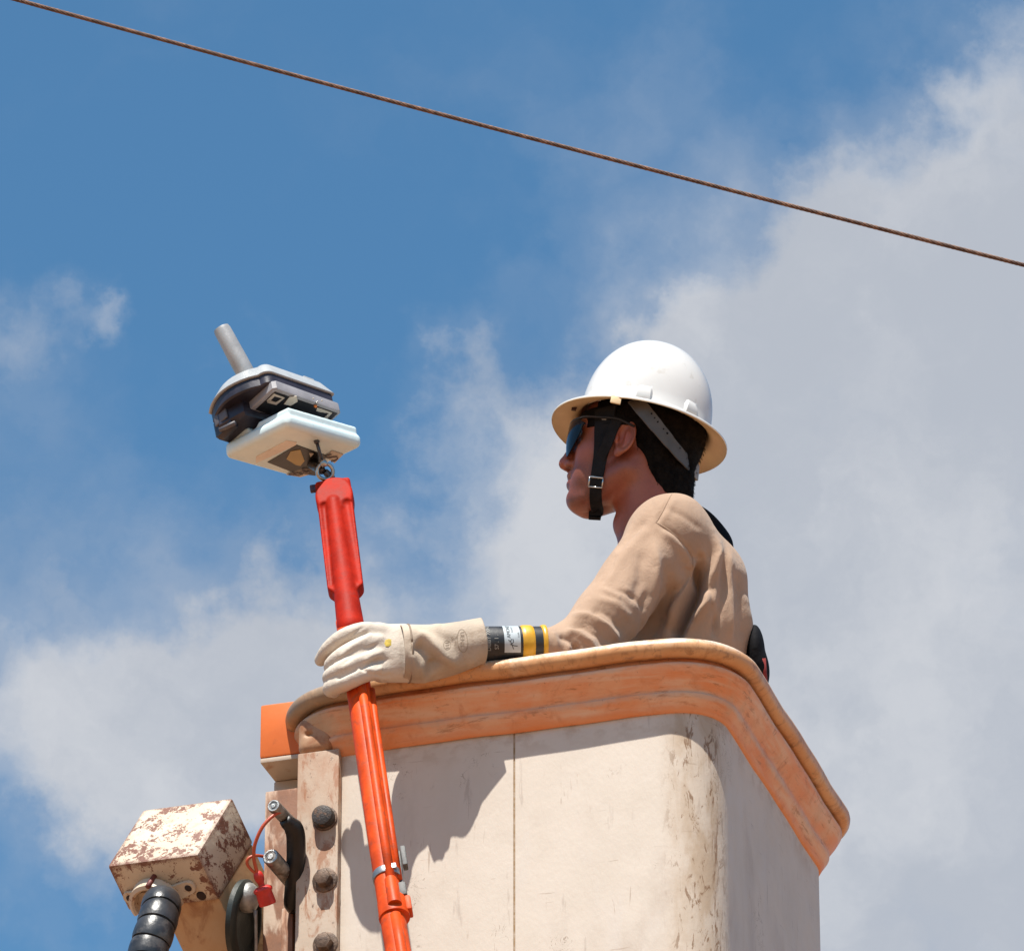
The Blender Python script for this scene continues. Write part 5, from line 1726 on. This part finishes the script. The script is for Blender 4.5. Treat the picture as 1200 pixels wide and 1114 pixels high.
def glovesdf(X, Y, Z):
    d = None
    for ch, rr in FG:
        f_ = None
        cp = smooth_path([fp(*c_) for c_ in ch], 3); rp_ = np.interp(np.linspace(0, len(rr) - 1, len(cp)), range(len(rr)), rr) + .0008
        for i in range(len(cp) - 1):
            s_ = seg(X, Y, Z, cp[i], cp[i + 1], rp_[i], rp_[i + 1]); f_ = s_ if f_ is None else np.minimum(f_, s_)
        d = f_ if d is None else sm(d, f_, .0050)
    palm = None
    for (a, r) in (((446, 743, -.058), .017), ((444, 757, -.062), .018), ((444, 771, -.062), .018), ((448, 787, -.056), .018)):
        wx = (478, 765 + (a[1] - 765) * .78, -.052)
        s_ = seg(X, Y, Z, fp(*a), fp(*wx), r, .025); palm = s_ if palm is None else sm(palm, s_, .016)
    palm = sm(palm, seg(X, Y, Z, fp(452, 770, -.040), fp(474, 766, -.045), .024, .030), .02)
    d = sm(d, palm, .010)
    t_ = None
    for i in range(len(TH[0]) - 1):
        s_ = seg(X, Y, Z, fp(*TH[0][i]), fp(*TH[0][i + 1]), TH[1][i], TH[1][i + 1]); t_ = s_ if t_ is None else sm(t_, s_, .006)
    d = sm(d, t_, .012)
    cutp = fp(479.5, 765, -.05)
    d = smx(d, (X - cutp[0]) * adir[0] + (Y - cutp[1]) * adir[1] + (Z - cutp[2]) * adir[2], .006)
    return d


ctr_ = fp(425, 770, -.04)
v, q = nets(glovesdf, ctr_ - np.array([.085, .075, .085]), ctr_ + np.array([.092, .085, .085]), .0017)
v = relax(v, q, 2)
nr = orient_out(v, q, glovesdf)
GFD = [([(428, 733), (416, 741), (408, 748)], -.0015, 2.2, 0), ([(440, 738), (428, 748), (412, 757), (392, 775)], .0018, 3.2, 0), ([(446, 752), (430, 762), (414, 768), (398, 780)], -.0022, 2.4, 0),
       ([(452, 762), (436, 768), (424, 776)], .0020, 3.2, 0), ([(458, 772), (440, 774), (428, 781), (424, 783), (432, 788)], -.0030, 2.2, 0), ([(421, 783), (408, 789), (392, 797)], -.0024, 1.8, 0),
       ([(450, 782), (440, 786), (428, 784)], .0025, 3.0, 0), ([(462, 790), (448, 793), (438, 788)], -.0020, 3, 0), ([(470, 735), (472, 755), (473, 790)], -.0012, 3, 0), ([(430, 741), (440, 745), (452, 748)], .0016, 4, 0),
       ([(456, 799), (446, 800), (436, 796)], -.0016, 2.2, 0)]
v = folds(v, nr, GFD)
glove = mk('leather_glove', v, q, m_lea, person)
# the right-hand glove rests low inside the bucket
gr_ = glove.copy(); COL.objects.link(gr_); gr_.parent = person; gr_.scale = (1, -1, 1)
w_l = fp(478, 765, -.052) - np.array(person.location); t_l = R(.085, .47, -.082) - np.array(person.location)
gr_.location = (t_l[0] - w_l[0], t_l[1] + w_l[1], t_l[2] - w_l[2])
# wrist seam
g = Geo()
V_ = []
sm_pts = []
for k in range(41):
    th = 2 * math.pi * k / 40; c = P(478.8, 765.5, YA(479)); sm_pts.append(c + (as_ * math.cos(th) * .0418 + au * math.sin(th) * .0472) * (1 + .05 * abs(math.sin(2 * th))))
g.add(*tube(sm_pts, .0016, 8)); g.obj('wrist_seam', simple('brown_thread', (.28, .20, .14), .7), cuff)
# yellow paint mark on the back of the hand
m_ymark = simple('yellow_paint_mark', (.78, .56, .06), .6, var=.25, vscale=120)
rn_ = random.Random(2); cp_ = []
p0_, n0_ = hit(454.5, 753, glovesdf)
sa_ = unit(np.cross(n0_, EZ)); sb2 = np.cross(n0_, sa_)
ol = []
for k in range(22):
    a = 2 * math.pi * k / 22; r_ = .0080 * (1 + rn_.uniform(-.22, .22)); ol.append((r_ * math.cos(a), r_ * .8 * math.sin(a)))
V_ = [p0_ + n0_ * .0011]; F_ = []
for (x, y) in ol: V_.append(p0_ + sa_ * x + sb2 * y + n0_ * .0006)
F_ = [(0, k + 1, (k + 1) % 22 + 1) for k in range(22)]
mk('paint_mark', V_, F_, m_ymark, glove)


# ink stamp on the cuff
from mathutils.bvhtree import BVHTree
bvh = BVHTree.FromPolygons([Vector(p) for p in Vv], [tuple(map(int, r_)) for r_ in qd])


def on_cuff(px, py, off=.0004):
    dr = Vector(unit(DV + (px - 600) / FPX * RV - (py - 557) / FPX * UV)); h_ = bvh.ray_cast(Vector(CAM), dr)
    if h_[0] is None: return K(px, py, TOW(ABASE(px)) + .04)
    return np.array(h_[0]) - DV * off


m_stamp = simple('brown_stamp_ink', (.36, .27, .19), .75)
def stamp(lines, wd):
    V_ = []; F_ = []
    for ln in lines:
        sv, sf = stroke(ln, wd); k = len(V_); V_ += [on_cuff(x, y) for x, y in sv]; F_ += [tuple(i + k for i in q_) for q_ in sf]
    mk('stamp_print', V_, F_, m_stamp, cuff, smooth=False)


oval = [(542 + 6.0 * math.cos(a) + 1.2 * math.sin(a), 750.5 + 13.6 * math.sin(a)) for a in np.linspace(0, 2 * math.pi, 30)]
stamp([oval], .8)
circ2 = [(524 + 4.2 * math.cos(a), 755.5 + 5.2 * math.sin(a)) for a in np.linspace(0, 2 * math.pi, 20)]
stamp([circ2, [(521.5, 753), (526, 752)], [(522, 756), (526.5, 755)], [(522.5, 759), (526.5, 758)]], .75)
for s_, px, py, size in (('UENG', 541.5, 749, .0095), ('YL-HE', 533.8, 750.5, .0068), ('XM', 530.0, 748, .0055)):
    tv, tf = text_geo(s_, size)
    mk('stamp_print', [on_cuff(px - (-y) * 710 * 1.0, py + x * 710 * 1.0 + (-y) * 60, .0005) for x, y in tv], tf, m_stamp, cuff, smooth=False)
